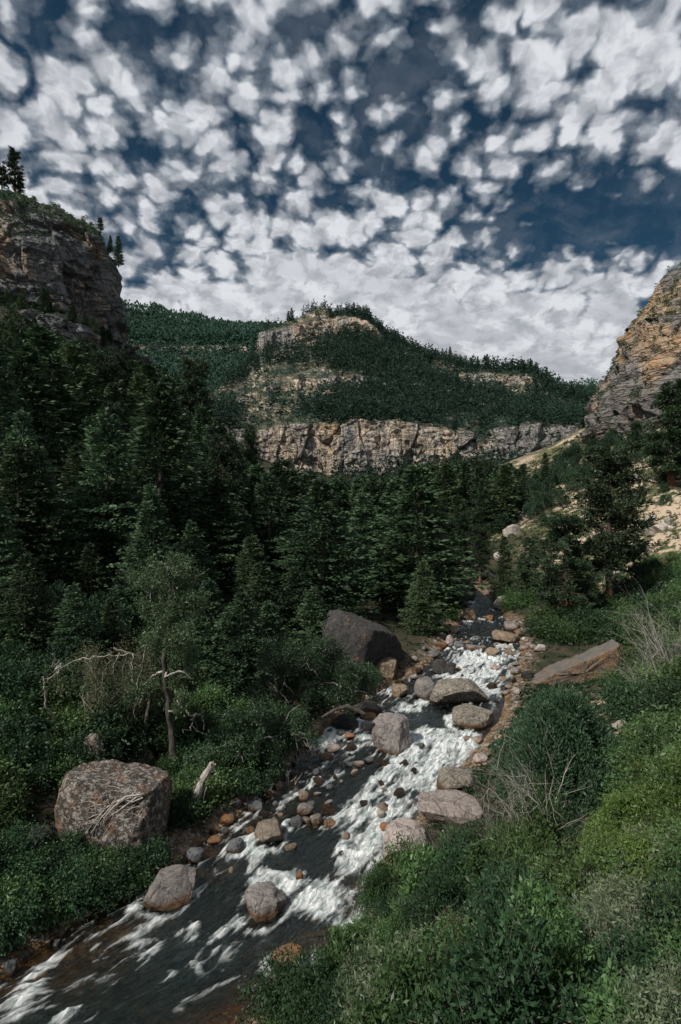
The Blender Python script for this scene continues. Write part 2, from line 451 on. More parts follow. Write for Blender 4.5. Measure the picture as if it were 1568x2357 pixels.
def ground_material():
    m, n, out = new_mat("valley_ground")
    geo = n.new('ShaderNodeNewGeometry'); pos = geo.outputs['Position']
    a1 = n.noise(pos, 0.12, 4, 0.6); a2 = n.noise(pos, 0.9, 4, 0.65); a3 = n.noise(pos, 6, 4, 0.7)
    floor_ = n.mix(n.rng(a2, 0.4, 0.6), (0.028, 0.034, 0.018), (0.060, 0.048, 0.032))
    grass = n.mix(n.rng(a2, 0.35, 0.6), (0.050, 0.068, 0.028), (0.115, 0.115, 0.052))
    tan = n.mix(n.rng(a3, 0.3, 0.7), (0.36, 0.27, 0.185), (0.54, 0.45, 0.35))
    bare = n.attr('bare')
    f = n.math('ADD', n.math('MULTIPLY', a1, 0.8), n.math('MULTIPLY', a2, 0.7))
    slope = n.mix(n.rng(f, 0.73, 0.81, smooth=True), grass, tan)
    c = n.mix(bare, floor_, slope)
    # gravel and bed stones
    vd = n.new('ShaderNodeTexVoronoi'); n.set(vd.inputs['Vector'], pos); vd.inputs['Scale'].default_value = 5.5
    vd2 = n.new('ShaderNodeTexVoronoi'); n.set(vd2.inputs['Vector'], pos); vd2.inputs['Scale'].default_value = 2.2
    sel = n.rng(a2, 0.47, 0.53)
    vcol = n.mix(sel, vd.outputs['Color'], vd2.outputs['Color'])
    sx = n.new('ShaderNodeSeparateXYZ'); n.set(sx.inputs[0], vcol)
    st = n.ramp(sx.outputs[0], [(0, (0.06, 0.055, 0.05)), (0.3, (0.14, 0.10, 0.065)), (0.55, (0.20, 0.13, 0.06)), (0.75, (0.24, 0.20, 0.17)), (0.92, (0.36, 0.33, 0.30)), (1, (0.40, 0.2, 0.08))])
    gap = n.mix(sel, vd.outputs['Distance'], vd2.outputs['Distance'])
    st = n.mix(n.rng(gap, 0.45, 0.75, 0, 0.8), st, (0.03, 0.025, 0.02))
    bed = n.mix(n.rng(n.noise(pos, 0.5, 3, 0.6), 0.35, 0.65), st, n.mix(0.5, st, (0.26, 0.14, 0.045)))
    c = n.mix(n.attr('shore'), c, n.mix(n.attr('wet'), st, bed))
    b = n.new('ShaderNodeBsdfPrincipled'); n.set(b.inputs['Base Color'], c); b.inputs['Roughness'].default_value = 0.95
    b.inputs['Specular IOR Level'].default_value = 0.2
    h = n.math('ADD', n.math('MULTIPLY', a3, 0.4), n.math('MULTIPLY', n.math('SUBTRACT', 1.0, gap), n.math('MULTIPLY', n.attr('shore'), 0.6)))
    n.set(b.inputs['Normal'], n.bump(h, 0.8, 0.25)); n.l.new(b.outputs[0], out.inputs[0])
    return m
M_ground = ground_material()

gxf, gyf = GVf[:, 0], GVf[:, 1]
_xl, _xr, _zw = riv(gyf)
_out = np.maximum(_xl - gxf, gxf - _xr)
shore = (1 - sstep(_out + fbm(P2(gxf / 1.3, gyf / 1.3), 3, 21) * 0.9, 0.4, 2.0)) * (gyf < 125)
wet = 1 - sstep(GVf[:, 2] - _zw, -0.02, 0.12)
_toe = 3 + 0.17 * gyf
bare = sstep(gxf - _toe + fbm(P2(gxf / 9, gyf / 9), 3, 22) * 9, 6, 16) * sstep(gyf, 30, 55) * (1 - sstep(gyf, 170, 230))
bare = np.maximum(bare, 0.75 * sstep(fbm(P2(gxf / 2.5, gyf / 2.5), 3, 25), 0.18, 0.4) * (gxf > 7) * (gyf < 40))
me = mesh_np("ground", GVf, GF, M_ground, {'shore': ('POINT', shore), 'wet': ('POINT', wet), 'bare': ('POINT', bare)}, smooth=True)
struct("ground", me)

# ------------------------------------------------------------------ cliffs and mountains
def sheet_surface(cols, nu, nv, kind='lin'):
    """cols: [(px, [(py, d), ...])]; rows run base -> top -> back.  Returns (nv rows) x (nu columns) x 3 world points."""
    px = np.array([c[0] for c in cols], float)
    T = np.array([[(a, b) for a, b in c[1]] for c in cols], float)       # C,K,2
    u = np.linspace(px[0], px[-1], nu)
    K = T.shape[1]
    py = np.stack([np.interp(u, px, T[:, k, 0]) for k in range(K)]); dd = np.stack([np.interp(u, px, T[:, k, 1]) for k in range(K)])
    pts = np.stack([(u[None] - 784) / FPX * dd, dd, CZ + (1178.5 - py) / FPX * dd], -1)   # K,nu,3
    seg = np.linalg.norm(np.diff(pts, axis=0), axis=-1).mean(1)
    seg = np.maximum(seg, 1e-3); cum = np.concatenate([[0], np.cumsum(seg)]); cum /= cum[-1]
    # even spacing in what is seen: blend row length with picture height
    ph = np.abs(np.diff(py, axis=0)).mean(1) + 4; cp = np.concatenate([[0], np.cumsum(ph)]); cp /= cp[-1]
    t = np.linspace(0, 1, nv)
    kk = np.interp(t, cp, np.arange(K))
    k0 = np.minimum(kk.astype(int), K - 2); fr = (kk - k0)[:, None, None]
    return pts[k0] * (1 - fr) + pts[k0 + 1] * fr

def face_disp(V, amp, wl, seed, ledge=0.0, ledge_wl=6.0, block=0.5, dip=0.0, zf=0.35, bz=0.55):
    p = V.reshape(-1, 3)
    q = p * np.array([1, 1, zf]) / wl
    d = ridged(q, 4, seed) * 0.55
    c1, c2, cv = cells((p + 0.2 * wl * np.stack([fbm(p / wl, 2, seed + 60), fbm(p / wl, 2, seed + 61), fbm(p / wl, 2, seed + 62)], 1)) * np.array([1, 1, bz]) / (wl * 0.55), seed + 3)
    d = d + block * (cv - 0.5) * 1.3 - 0.12 * np.clip(0.05 - (c2 - c1), 0, 0.05) / 0.05
    c1, c2, cv = cells(p * np.array([1, 1, 1.6]) / (wl * 0.22), seed + 5)
    d = d + block * 0.35 * (cv - 0.5)
    d = d + 0.22 * fbm(p / (wl * 0.18), 4, seed + 9)
    if ledge:
        zz = (p[:, 2] + dip * p[:, 0]) / ledge_wl + 0.8 * fbm(p / (wl * 2.5), 2, seed + 11)
        fr = zz - np.floor(zz)
        hv = _h(np.floor(zz).astype(np.int64), np.zeros(len(p), np.int64), np.zeros(len(p), np.int64), seed)
        d = d + ledge * (fr * 0.8 + hv * 0.9 - 0.8)
    return (d * amp).reshape(V.shape[:2])

def add_sheet(name, cols, nu, nv, mat, amp, wl, seed, mask=None, **kw):
    V = sheet_surface(cols, nu, nv)
    N = grid_normals(V)
    if (N[..., 1].mean() > 0): N = -N
    N2 = N.copy(); N2[..., 2] *= 0.35; N2 /= np.linalg.norm(N2, axis=-1, keepdims=True) + 1e-9
    D = face_disp(V, amp, wl, seed, **kw)
    steep = sstep(1 - np.abs(N[..., 2]), 0.35, 0.75)
    V2 = V + N2 * (D * (0.45 + 0.55 * steep))[..., None]
    V2[..., 2] += fbm(V.reshape(-1, 3) / (wl * 1.5), 3, seed + 40).reshape(V.shape[:2]) * amp * 0.5
    f = grid_faces(nv, nu)
    NN = grid_normals(V2)
    if (NN[..., 1].mean() > 0): f = f[:, ::-1]; NN = -NN
    me = mesh_np(name, V2.reshape(-1, 3), f, mat, {'steep': ('POINT', (1 - np.abs(NN[..., 2])).ravel())}, smooth=False)
    return struct(name, me), V2, N, f

# left cliff
LC = []
for px, top, dt, ledge, lowt, lowb, d in [
        (-330, 380, 150, 690, 705, 830, 128), (-150, 400, 150, 700, 715, 840, 130), (0, 448, 152, 705, 720, 850, 133), (70, 462, 153, 715, 725, 860, 136), (130, 485, 154, 730, 738, 862, 140),
        (180, 512, 156, 748, 752, 862, 143), (212, 528, 157, 760, 765, 860, 147), (226, 560, 158, 768, 775, 858, 150), (238, 640, 160, 778, 786, 862, 153), (247, 700, 163, 785, 795, 870, 156),
        (256, 745, 168, 792, 803, 880, 160), (275, 790, 176, 815, 826, 890, 167), (305, 832, 190, 845, 852, 905, 178), (345, 870, 205, 880, 890, 930, 190)]:
    LC.append((px, [(lowb + 60, d - 6), (lowb, d - 2), (lowt, d), (ledge, d + 6), ((ledge * .45 + top * .55), d + 9), (top + 22, dt - 2), (top, dt + 3), (top - 12 + 30, dt + 45)]))
oL, VL, NL, FL = add_sheet("left_cliff", LC, 420, 420, M_cliffL, 3.8, 13, 101, ledge=0.45, ledge_wl=8, block=1.3, dip=0.35)
# right cliff
RC = []
for px, top, dt, bot, d in [(1352, 1020, 172, 1050, 165), (1364, 1000, 160, 1046, 150), (1370, 955, 158, 1050, 144), (1384, 905, 156, 1055, 138), (1402, 868, 155, 1062, 134), (1438, 805, 152, 1075, 131), (1456, 752, 150, 1080, 128),
        (1500, 694, 146, 1090, 124), (1522, 655, 144, 1095, 122), (1568, 616, 140, 1100, 118), (1640, 570, 136, 1110, 112), (1760, 540, 130, 1130, 106), (1950, 520, 120, 1140, 98)]:
    m_ = lambda f: bot + (top - bot) * f
    RC.append((px, [(bot + 60, d - 5), (bot, d - 1), (m_(0.45), d + 2), (m_(0.52), d + 2 + (dt - d) * 0.12), (m_(0.8), d + 2 + (dt - d) * 0.5), (m_(0.97), dt - 2), (top, dt + 2), (top + 30, dt + 50)]))
oR, VR, NR, FR = add_sheet("right_cliff", RC, 420, 420, M_cliffR, 2.6, 12, 202, ledge=1.1, ledge_wl=4.5, block=0.7, dip=-0.12, zf=0.8)
# central massif
MC = []
for px, b, t, mid, mb, mt, rg, dr in [
        # px, cliff base, cliff top, mid slope, upper step base, upper step top, ridge, ridge distance
        (380, 1110, 1040, 1010, 992, 985, 980, 560), (430, 1100, 1010, 985, 965, 958, 950, 600), (500, 1095, 985, 945, 918, 908, 895, 640), (560, 1092, 985, 925, 882, 872, 858, 680), (600, 1094, 988, 905, 830, 815, 800, 710),
        (610, 1095, 988, 900, 803, 768, 764, 720), (680, 1092, 984, 890, 790, 748, 742, 725), (725, 1096, 984, 885, 780, 740, 712, 735), (745, 1098, 984, 880, 777, 738, 708, 738), (770, 1097, 980, 880, 772, 734, 720, 735),
        (815, 1095, 974, 878, 766, 732, 727, 728), (845, 1100, 972, 878, 770, 738, 734, 722), (866, 1100, 975, 880, 783, 762, 758, 715), (890, 1098, 975, 885, 795, 788, 776, 712), (960, 1090, 980, 890, 828, 822, 812, 690),
        (990, 1088, 982, 895, 872, 853, 822, 680), (1075, 1080, 990, 915, 882, 860, 846, 650), (1112, 1072, 1012, 930, 884, 862, 850, 640), (1150, 1070, 984, 930, 886, 862, 856, 630), (1225, 1070, 982, 935, 892, 868, 864, 610), (1245, 1070, 986, 935, 898, 886, 880, 600),
        (1290, 1070, 990, 950, 915, 910, 902, 590), (1340, 1068, 992, 958, 932, 927, 920, 580), (1380, 1066, 1000, 970, 948, 944, 938, 570), (1450, 1070, 1020, 985, 965, 960, 955, 560), (1560, 1075, 1040, 1010, 990, 985, 980, 550)]:
    MC.append((px, [(b + 70, 345), (b, 378), (b - (b - t) * 0.5, 382), (t, 388), (t - 14, 425), (mid + 9, 516), (mid - (9 if px < 860 else 3), 520), (mb, dr - 45), (mt, dr - 38), (rg, dr), (rg + 25, dr + 140)]))
oM, VM, NM, FM = add_sheet("mountain", MC, 900, 420, M_massif, 7.5, 24, 303, ledge=0.35, ledge_wl=11, block=0.7, bz=0.28, zf=0.15)
# far left forested mountain and far right ridge
FLc = []
for px, rg in [(120, 690), (200, 700), (255, 711), (300, 722), (335, 727), (368, 723), (400, 741), (460, 744), (500, 759), (560, 768), (620, 780), (700, 800), (800, 840)]:
    FLc.append((px, [(1060, 760), (940, 900), (840, 1180), (812, 1230), (795, 1240), (min(770, rg + 30), 1380), (rg, 1460), (rg + 20, 1700)]))
oF, VF, NF_, FF = add_sheet("far_mountain", FLc, 260, 160, M_massif, 9, 70, 404, ledge=0.3, ledge_wl=24, block=0.6)
FRc = []
for px, rg in [(1230, 925), (1290, 904), (1322, 893), (1360, 890), (1400, 897), (1480, 905)]:
    FRc.append((px, [(1000, 900), (950, 1000), (935, 1010), (915, 1020), (rg + 10, 1080), (rg, 1120), (rg + 20, 1300)]))
oG, VG, NG, FG = add_sheet("far_ridge", FRc, 120, 90, M_massif, 8, 50, 505, ledge=0.3, ledge_wl=20, block=0.7)

# ------------------------------------------------------------------ vegetation materials
def leaf_mat(name, dark, light, tint=(0.10, 0.085, 0.03), tintamt=0.25, trans=0.25, rough=0.6):
    m, n, out = new_mat(name)
    oi = n.new('ShaderNodeObjectInfo')
    t = n.attr('tone')
    c = n.mix(t, dark, light)
    r = oi.outputs['Random']
    c = n.mix(n.math('MULTIPLY', n.rng(r, 0.5, 1.0), tintamt), c, tint)
    hv = n.new('ShaderNodeHueSaturation'); n.set(hv.inputs['Color'], c)
    n.set(hv.inputs['Value'], n.math('MULTIPLY_ADD', n.math('FRACT', n.math('MULTIPLY', r, 7.31)), 0.75, 0.65))
    c = hv.outputs[0]
    b = n.new('ShaderNodeBsdfPrincipled'); n.set(b.inputs['Base Color'], c); b.inputs['Roughness'].default_value = rough
    b.inputs['Specular IOR Level'].default_value = 0.3
    tr = n.new('ShaderNodeBsdfTranslucent'); n.set(tr.inputs[0], c)
    mx = n.new('ShaderNodeMixShader'); mx.inputs[0].default_value = trans
    n.l.new(b.outputs[0], mx.inputs[1]); n.l.new(tr.outputs[0], mx.inputs[2]); n.l.new(mx.outputs[0], out.inputs[0])
    return m
def plain_mat(name, c1, c2, scale=4.0, zs=0.2, rough=0.9, vary=0.0):
    m, n, out = new_mat(name)
    tcn = n.new('ShaderNodeTexCoord')
    f = n.noise(n.mapping(tcn.outputs['Object'], scale=(1, 1, zs)), scale, 4, 0.65)
    c = n.mix(n.rng(f, 0.35, 0.65), c1, c2)
    b = n.new('ShaderNodeBsdfPrincipled'); n.set(b.inputs['Base Color'], c); b.inputs['Roughness'].default_value = rough
    b.inputs['Specular IOR Level'].default_value = 0.2
    n.set(b.inputs['Normal'], n.bump(f, 0.7, 0.05)); n.l.new(b.outputs[0], out.inputs[0])
    return m
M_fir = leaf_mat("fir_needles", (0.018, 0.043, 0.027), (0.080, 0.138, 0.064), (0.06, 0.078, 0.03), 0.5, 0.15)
M_farfir = leaf_mat("far_fir_needles", (0.022, 0.060, 0.045), (0.060, 0.132, 0.085), (0.05, 0.07, 0.03), 0.0, 0.1)
M_pine = leaf_mat("pine_needles", (0.016, 0.036, 0.020), (0.046, 0.080, 0.036), (0.05, 0.065, 0.03), 0.3, 0.15)
M_jun = leaf_mat("juniper_needles", (0.018, 0.045, 0.026), (0.050, 0.095, 0.048), (0.04, 0.08, 0.05), 0.2, 0.15)
M_leaf = leaf_mat("shrub_leaves", (0.026, 0.070, 0.024), (0.115, 0.205, 0.075), (0.10, 0.115, 0.035), 0.35, 0.3, 0.45)
M_leafM = leaf_mat("mid_green_leaves", (0.022, 0.052, 0.026), (0.085, 0.140, 0.072), (0.08, 0.09, 0.04), 0.3, 0.25, 0.45)
M_leafY = leaf_mat("yellow_green_leaves", (0.045, 0.092, 0.022), (0.135, 0.20, 0.055), (0.16, 0.17, 0.05), 0.3, 0.35, 0.45)
M_leafD = leaf_mat("dark_shrub_leaves", (0.016, 0.046, 0.022), (0.045, 0.095, 0.042), (0.05, 0.07, 0.03), 0.3, 0.25, 0.5)
M_leafS = leaf_mat("silvery_leaves", (0.045, 0.090, 0.040), (0.24, 0.29, 0.18), (0.15, 0.15, 0.09), 0.3, 0.3, 0.45)
M_sage = leaf_mat("sage_leaves", (0.05, 0.065, 0.04), (0.11, 0.125, 0.08), (0.12, 0.11, 0.06), 0.3, 0.2)
M_bark = plain_mat("grey_bark", (0.035, 0.030, 0.026), (0.10, 0.088, 0.078), 6, 0.15)
def pine_bark():
    m, n, out = new_mat("pine_bark")
    t = n.new('ShaderNodeTexCoord'); sz = n.new('ShaderNodeSeparateXYZ'); n.set(sz.inputs[0], t.outputs['Object'])
    f = n.noise(n.mapping(t.outputs['Object'], scale=(1, 1, .25)), 5, 4, 0.65)
    lowf = n.rng(n.math('MULTIPLY_ADD', f, 3.0, sz.outputs[2]), 3.5, 6.0, 1, 0)
    c = n.mix(lowf, n.mix(f, (0.03, 0.026, 0.022), (0.085, 0.06, 0.045)), n.mix(f, (0.09, 0.04, 0.02), (0.26, 0.12, 0.06)))
    b = n.new('ShaderNodeBsdfPrincipled'); n.set(b.inputs['Base Color'], c); b.inputs['Roughness'].default_value = 0.9
    n.set(b.inputs['Normal'], n.bump(f, 0.7, 0.05)); n.l.new(b.outputs[0], out.inputs[0]); return m
M_barkR = pine_bark()
M_dead = plain_mat("bleached_wood", (0.20, 0.185, 0.165), (0.50, 0.46, 0.42), 9, 0.12)
M_twig = plain_mat("twig_bark", (0.10, 0.085, 0.07), (0.24, 0.21, 0.18), 9, 0.2)

# ------------------------------------------------------------------ vegetation shapes
def unit(v): return v / (np.linalg.norm(v, axis=-1, keepdims=True) + 1e-9)
def quads(c, d, L, W, rng, roll=1.0, tone=None, flat=0.0):
    """rhombus leaves: base c, direction d (unit), length L, width W"""
    N_ = len(c); r = rng.normal(size=(N_, 3)) * roll + np.array([0, 0, flat])
    nrm = unit(r); side = unit(np.cross(d, nrm)) * (W * 0.5)[:, None]
    mid = c + d * (L * 0.45)[:, None]; tip = c + d * L[:, None]
    V = np.stack([c, mid + side, tip, mid - side], 1).reshape(-1, 3)
    F = np.arange(4 * N_).reshape(-1, 4)
    t = np.repeat(tone if tone is not None else rng.random(N_), 4)
    return V, F, t
def tube(pts, rad, sides=6):
    pts = np.asarray(pts, float); n_ = len(pts); tg = unit(np.gradient(pts, axis=0))
    up = np.where(np.abs(tg[:, 2:3]) > 0.9, [[1., 0, 0]], [[0., 0, 1.]])
    a = unit(np.cross(tg, up)); b = np.cross(tg, a)
    th = np.linspace(0, 2 * np.pi, sides, endpoint=False)
    V = pts[:, None] + (a[:, None] * np.cos(th)[None, :, None] + b[:, None] * np.sin(th)[None, :, None]) * np.asarray(rad)[:, None, None]
    i = np.arange(n_ - 1)[:, None] * sides; j = np.arange(sides)[None]; j2 = (j + 1) % sides
    F = np.stack([i + j, i + j2, i + sides + j2, i + sides + j], -1).reshape(-1, 4)
    return V.reshape(-1, 3), F
def join(parts):
    V = []; F = []; T = []; o = 0
    for p in parts:
        V.append(p[0]); F.append(p[1] + o); o += len(p[0])
        if len(p) > 2: T.append(p[2])
    return np.concatenate(V), np.concatenate(F), (np.concatenate(T) if T else None)
def trunk_tube(h, r0, rng, bend=0.02, sides=7, k=10, r1=0.03):
    z = np.linspace(-0.6, h, k); off = np.cumsum(rng.normal(size=(k, 2)) * bend * h / k * 1.5, 0)
    off -= off[1]
    p = np.column_stack([off, z]); r = r0 * (1 - np.clip(z / h, 0, 1)) ** 0.9 + r1; r[0] *= 1.35
    return tube(p, r, sides), p

def fir(seed, h, R, n_leaf, leaf=0.5, base=0.04, power=0.85, irregular=0.15):
    rng = np.random.default_rng(seed)
    (tv, tf), tp = trunk_tube(h, 0.016 * h, rng, 0.01)
    nb = int(n_leaf / 26); t = base + (1 - base) * rng.random(nb) ** 1.15 * 0.985
    t = np.sort(t); t = np.clip(t, base, 0.985)
    az = rng.random(nb) * 2 * np.pi
    lump = 1 + irregular * np.sin(az * 2 + seed) * np.sin(t * 9 + seed * 2) + irregular * rng.normal(size=nb) * 0.7
    rr = (R * np.clip(1 - t, 0, 1) ** power * np.minimum(1, 0.55 + t * 2.2) + 0.12) * np.clip(lump, 0.5, 1.4)
    C = []; D = []; L = []; T = []
    bt = rng.random(nb)
    for i in range(nb):
        k = max(6, int(26 * (0.35 + rr[i] / R)))
        s = rng.random(k) ** 0.6
        b = np.array([math.cos(az[i]), math.sin(az[i])])
        z = t[i] * h + s * rr[i] * (0.10 - 0.38 * (1 - t[i])) + 0.16 * rr[i] * s ** 2
        lat = (rng.random(k) - 0.5) * (0.25 + 0.42 * rr[i] * (1 - s * 0.6))
        c = np.column_stack([b[0] * s * rr[i] - b[1] * lat, b[1] * s * rr[i] + b[0] * lat, z + rng.normal(size=k) * 0.07])
        sg = np.sign(lat); a = az[i] + sg * rng.uniform(0.2, 1.0, k)
        d = unit(np.column_stack([np.cos(a), np.sin(a), rng.uniform(-0.45, 0.55, k)]))
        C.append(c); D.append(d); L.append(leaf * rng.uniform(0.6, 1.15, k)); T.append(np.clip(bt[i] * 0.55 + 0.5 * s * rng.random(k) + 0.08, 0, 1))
    top = np.column_stack([np.zeros(8), np.zeros(8), h * rng.uniform(0.95, 1.0, 8)]); C.append(top)
    D.append(unit(np.column_stack([rng.normal(size=(8, 2)) * 0.4, np.ones(8)]))); L.append(np.full(8, leaf)); T.append(np.full(8, .6))
    C = np.concatenate(C); D = np.concatenate(D); L = np.concatenate(L); T = np.concatenate(T)
    return (tv, tf), quads(C, D, L, L * 0.42, rng, 1.0, T, 0.35)

def ponderosa(seed, h, R, n_leaf, leaf=0.32, base=0.35, lean=0.0, gap=0.3):
    rng = np.random.default_rng(seed)
    k = 12; z = np.linspace(-0.6, h, k); off = np.cumsum(rng.normal(size=(k, 2)) * 0.03 * h / k, 0); off -= off[1]; off[:, 0] += lean * z
    p = np.column_stack([off, z]); r = 0.020 * h * (1 - np.clip(z / h, 0, 1)) ** 0.7 + 0.03
    trunk = tube(p, r, 8)
    limbs = []; C = []; D = []; L = []; T = []
    nb = int(n_leaf / 110)
    per = 34
    for i in range(nb):
        t = base + (0.99 - base) * (i + rng.random()) / nb
        az = rng.random() * 2 * np.pi
        prof = math.sin(min(1, (t - base) / (1 - base) * 1.0 + 0.22) * math.pi * 0.86) ** 0.7
        rl = R * max(0.22, prof) * rng.uniform(0.6, 1.1)
        o = np.array([np.interp(t * h, z, p[:, 0]), np.interp(t * h, z, p[:, 1]), t * h])
        up = rng.uniform(-0.12, 0.32) + (t - 0.5) * 0.5
        b = np.array([math.cos(az), math.sin(az), up])
        q = np.array([o + b * rl * s + np.array([0, 0, 0.12 * rl * s * s]) for s in (0, 0.35, 0.7, 1)])
        limbs.append(tube(q, [0.05 + 0.006 * h * 0.5, 0.045, 0.03, 0.015], 4))
        tn = rng.random()
        for c_ in range(3 + int(rl / R * 2.2)):
            s = rng.uniform(0.35, 1.05)
            cc = o + b * rl * s + np.array([0, 0, 0.12 * rl * s * s]) + rng.normal(size=3) * (0.28, 0.28, 0.10) * rl * 0.5
            dirs = unit(rng.normal(size=(per, 3)) + (b * 0.5 + (0, 0, 0.35)))
            C.append(cc + dirs * rng.random((per, 1)) * np.array([0.42, 0.42, 0.26])); D.append(dirs)
            L.append(leaf * rng.uniform(0.7, 1.2, per)); T.append(np.clip(tn * 0.5 + 0.5 * rng.random(per), 0, 1))
    C = np.concatenate(C); D = np.concatenate(D); L = np.concatenate(L); T = np.concatenate(T)
    lv, lf, _ = join(limbs)
    tv, tf, _ = join([trunk, (lv, lf)])
    return (tv, tf), quads(C, D, L, L * 0.34, rng, 1.0, T)

def juniper(seed, h, R, n_leaf, leaf=0.22, lobes=26, pw=0.5):
    rng = np.random.default_rng(seed)
    trunk = tube([(0, 0, -.4), (0.05, 0, h * 0.4), (0, 0.05, h * 0.8)], [0.05 * R, 0.04 * R, 0.015 * R], 6)
    C = []; D = []; T = []
    per = n_leaf // lobes
    for i in range(lobes):
        t = (i + rng.random()) / lobes; zz = t ** 0.9 * h * 0.97
        az = rng.random() * 2 * np.pi
        rr = R * math.sqrt(max(0.02, 1 - t ** (1 / pw))) * rng.uniform(0.45, 0.95)
        c0 = np.array([math.cos(az) * rr, math.sin(az) * rr, zz * 0.9 + 0.05 * h])
        sz = R * rng.uniform(0.22, 0.44) * (1.1 - 0.45 * t)
        d = unit(rng.normal(size=(per, 3)) + (0, 0, 0.3))
        rad_ = sz * rng.random((per, 1)) ** 0.35
        C.append(c0 + d * rad_ * np.array([1, 1, 1.6])); D.append(unit(d * 0.8 + rng.normal(size=(per, 3)) * 0.35 + (0, 0, 0.55)))
        tn = rng.random(); T.append(np.clip(tn * 0.4 + rng.random(per) * 0.6, 0, 1))
    C = np.concatenate(C); D = np.concatenate(D); T = np.concatenate(T); L = leaf * rng.uniform(0.6, 1.2, len(C))
    C[:, 2] = np.maximum(C[:, 2], 0.02)
    return trunk, quads(C, D, L, L * 0.42, rng, 1.0, T)

def shrub(seed, h, R, n_leaf, leaf=0.09, twigs=60, aspect=0.45, lo=0.08, droop=0.0, spread=0.17, stems=9, stem_r=0.014):
    rng = np.random.default_rng(seed)
    C = []; D = []; T = []; S = []
    per = n_leaf // twigs
    base = rng.normal(size=(stems, 2)) * R * 0.12
    for i in range(twigs):
        u = rng.random(); az = rng.random() * 2 * np.pi
        el = math.asin(lo + (1 - lo) * u); q = rng.uniform(0.62, 1.0)
        e = np.array([math.cos(az) * math.cos(el) * R, math.sin(az) * math.cos(el) * R, math.sin(el) * h]) * q
        e[:2] *= 1 + 0.2 * math.sin(3 * az + seed)
        b0 = np.array([*base[i % stems], 0.0])
        mid = (b0 + e) * 0.5 + (0, 0, 0.16 * h)
        s = np.linspace(0, 1, 5)[:, None]
        path = (1 - s) ** 2 * b0 + 2 * s * (1 - s) * mid + s * s * e
        path[0, 2] -= 0.3
        S.append(tube(path, np.linspace(stem_r * 1.5, stem_r * 0.35, 5) * (0.6 + 0.7 * rng.random()), 3))
        td = unit(e - mid + (0, 0, -droop * R))
        ss = rng.random((per, 1)) ** 0.7
        ctr = e - td * (1 - ss) * R * 0.55
        off = rng.normal(size=(per, 3)) * spread * R * np.array([1, 1, 0.85]) * (1.15 - 0.5 * ss)
        C.append(ctr + off); D.append(unit(td * 0.35 + rng.normal(size=(per, 3)) * 0.75 + (0, 0, 0.05 - droop)))
        tn = rng.random(); T.append(np.clip(tn * 0.5 + rng.random(per) * 0.5, 0, 1))
    C = np.concatenate(C); D = np.concatenate(D); T = np.concatenate(T); L = leaf * rng.uniform(0.6, 1.25, len(C))
    C[:, 2] = np.where(C[:, 2] < 0.02, 0.02 + rng.random(len(C)) * 0.15, C[:, 2])
    sv, sf, _ = join(S)
    return (sv, sf), quads(C, D, L, L * aspect, rng, 1.0, T, 0.35)

def twiggy(seed, h, R, n_main, kids, r0=0.02, up=1.0, curve=0.15, fork=3):
    """bare branching stems, as one mesh"""
    rng = np.random.default_rng(seed); S = []
    def grow(p, d, L, r, lev):
        k = 5; pts = [p]
        for _ in range(k):
            d = unit(d + rng.normal(size=3) * curve + (0, 0, 0.04 * up)); p = p + d * L / k; pts.append(p)
        S.append(tube(pts, np.linspace(r, r * 0.35, k + 1), 4 if lev == 0 else 3))
        if lev < kids:
            for _ in range(fork):
                j = rng.integers(1, k + 1); q = pts[j]
                grow(np.array(q), unit(d + rng.normal(size=3) * 0.55), L * rng.uniform(0.35, 0.6), r * 0.5, lev + 1)
    for i in range(n_main):
        az = rng.random() * 2 * np.pi; s = rng.uniform(0.1, 1) * R / h
        grow(np.array([rng.normal() * 0.08 * R, rng.normal() * 0.08 * R, -0.1]), unit(np.array([math.cos(az) * s, math.sin(az) * s, up])), h * rng.uniform(0.6, 1.0), r0 * rng.uniform(0.6, 1.2), 0)
    v, f, _ = join(S); return v, f

def small(q, k): return q[0] / k, q[1], q[2]
def leaf_mesh(name, q, mat):
    return mesh_np(name, q[0], q[1], mat, {'tone': ('POINT', q[2])})

def proto(kind, parts):
    """a hidden-from-nothing first copy is made on demand: parts = [(part name, mesh)]"""
    return {'kind': kind, 'parts': parts, 'n': 0}
def put(pr, loc, rz=0.0, s=1.0, tilt=(0, 0), label=None, cat=None, group=None, name=None):
    s3 = s if isinstance(s, (tuple, list)) else (s, s, s)
    r = link(name or pr['kind'], None, None, tuple(float(a) for a in loc), (tilt[0], tilt[1], rz), s3)
    r.empty_display_size = 0.3
    for pn, me in pr['parts']: link(pn, me, r)
    return tag(r, label, cat, group)
def tree_proto(kind, tr, q, bark, leafm, a='trunk', b='crown'):
    return proto(kind, [(a, mesh_np(kind + "_" + a, tr[0], tr[1], bark, smooth=True)), (b, leaf_mesh(kind + "_" + b, q, leafm))])
def scatter(tpl, pos, scl, rz, rng=None):
    """one merged mesh out of many copies of a template (V,F,T)"""
    V, F, T = tpl; n_ = len(pos); c, s = np.cos(rz), np.sin(rz)
    x = V[None, :, 0] * c[:, None] - V[None, :, 1] * s[:, None]; y = V[None, :, 0] * s[:, None] + V[None, :, 1] * c[:, None]
    scl = np.asarray(scl); sz = scl if scl.ndim == 1 else scl[:, 1]; sx = scl if scl.ndim == 1 else scl[:, 0]
    W = np.stack([x * sx[:, None], y * sx[:, None], np.broadcast_to(V[None, :, 2], x.shape) * sz[:, None]], -1) + pos[:, None]
    FF_ = (F[None] + (np.arange(n_) * len(V))[:, None, None]).reshape(-1, F.shape[1])
    tt = np.broadcast_to(T[None], (n_, len(T))) * 0.6 + (rng or RNG).random(n_)[:, None] * 0.4
    return W.reshape(-1, 3), FF_, tt.ravel()

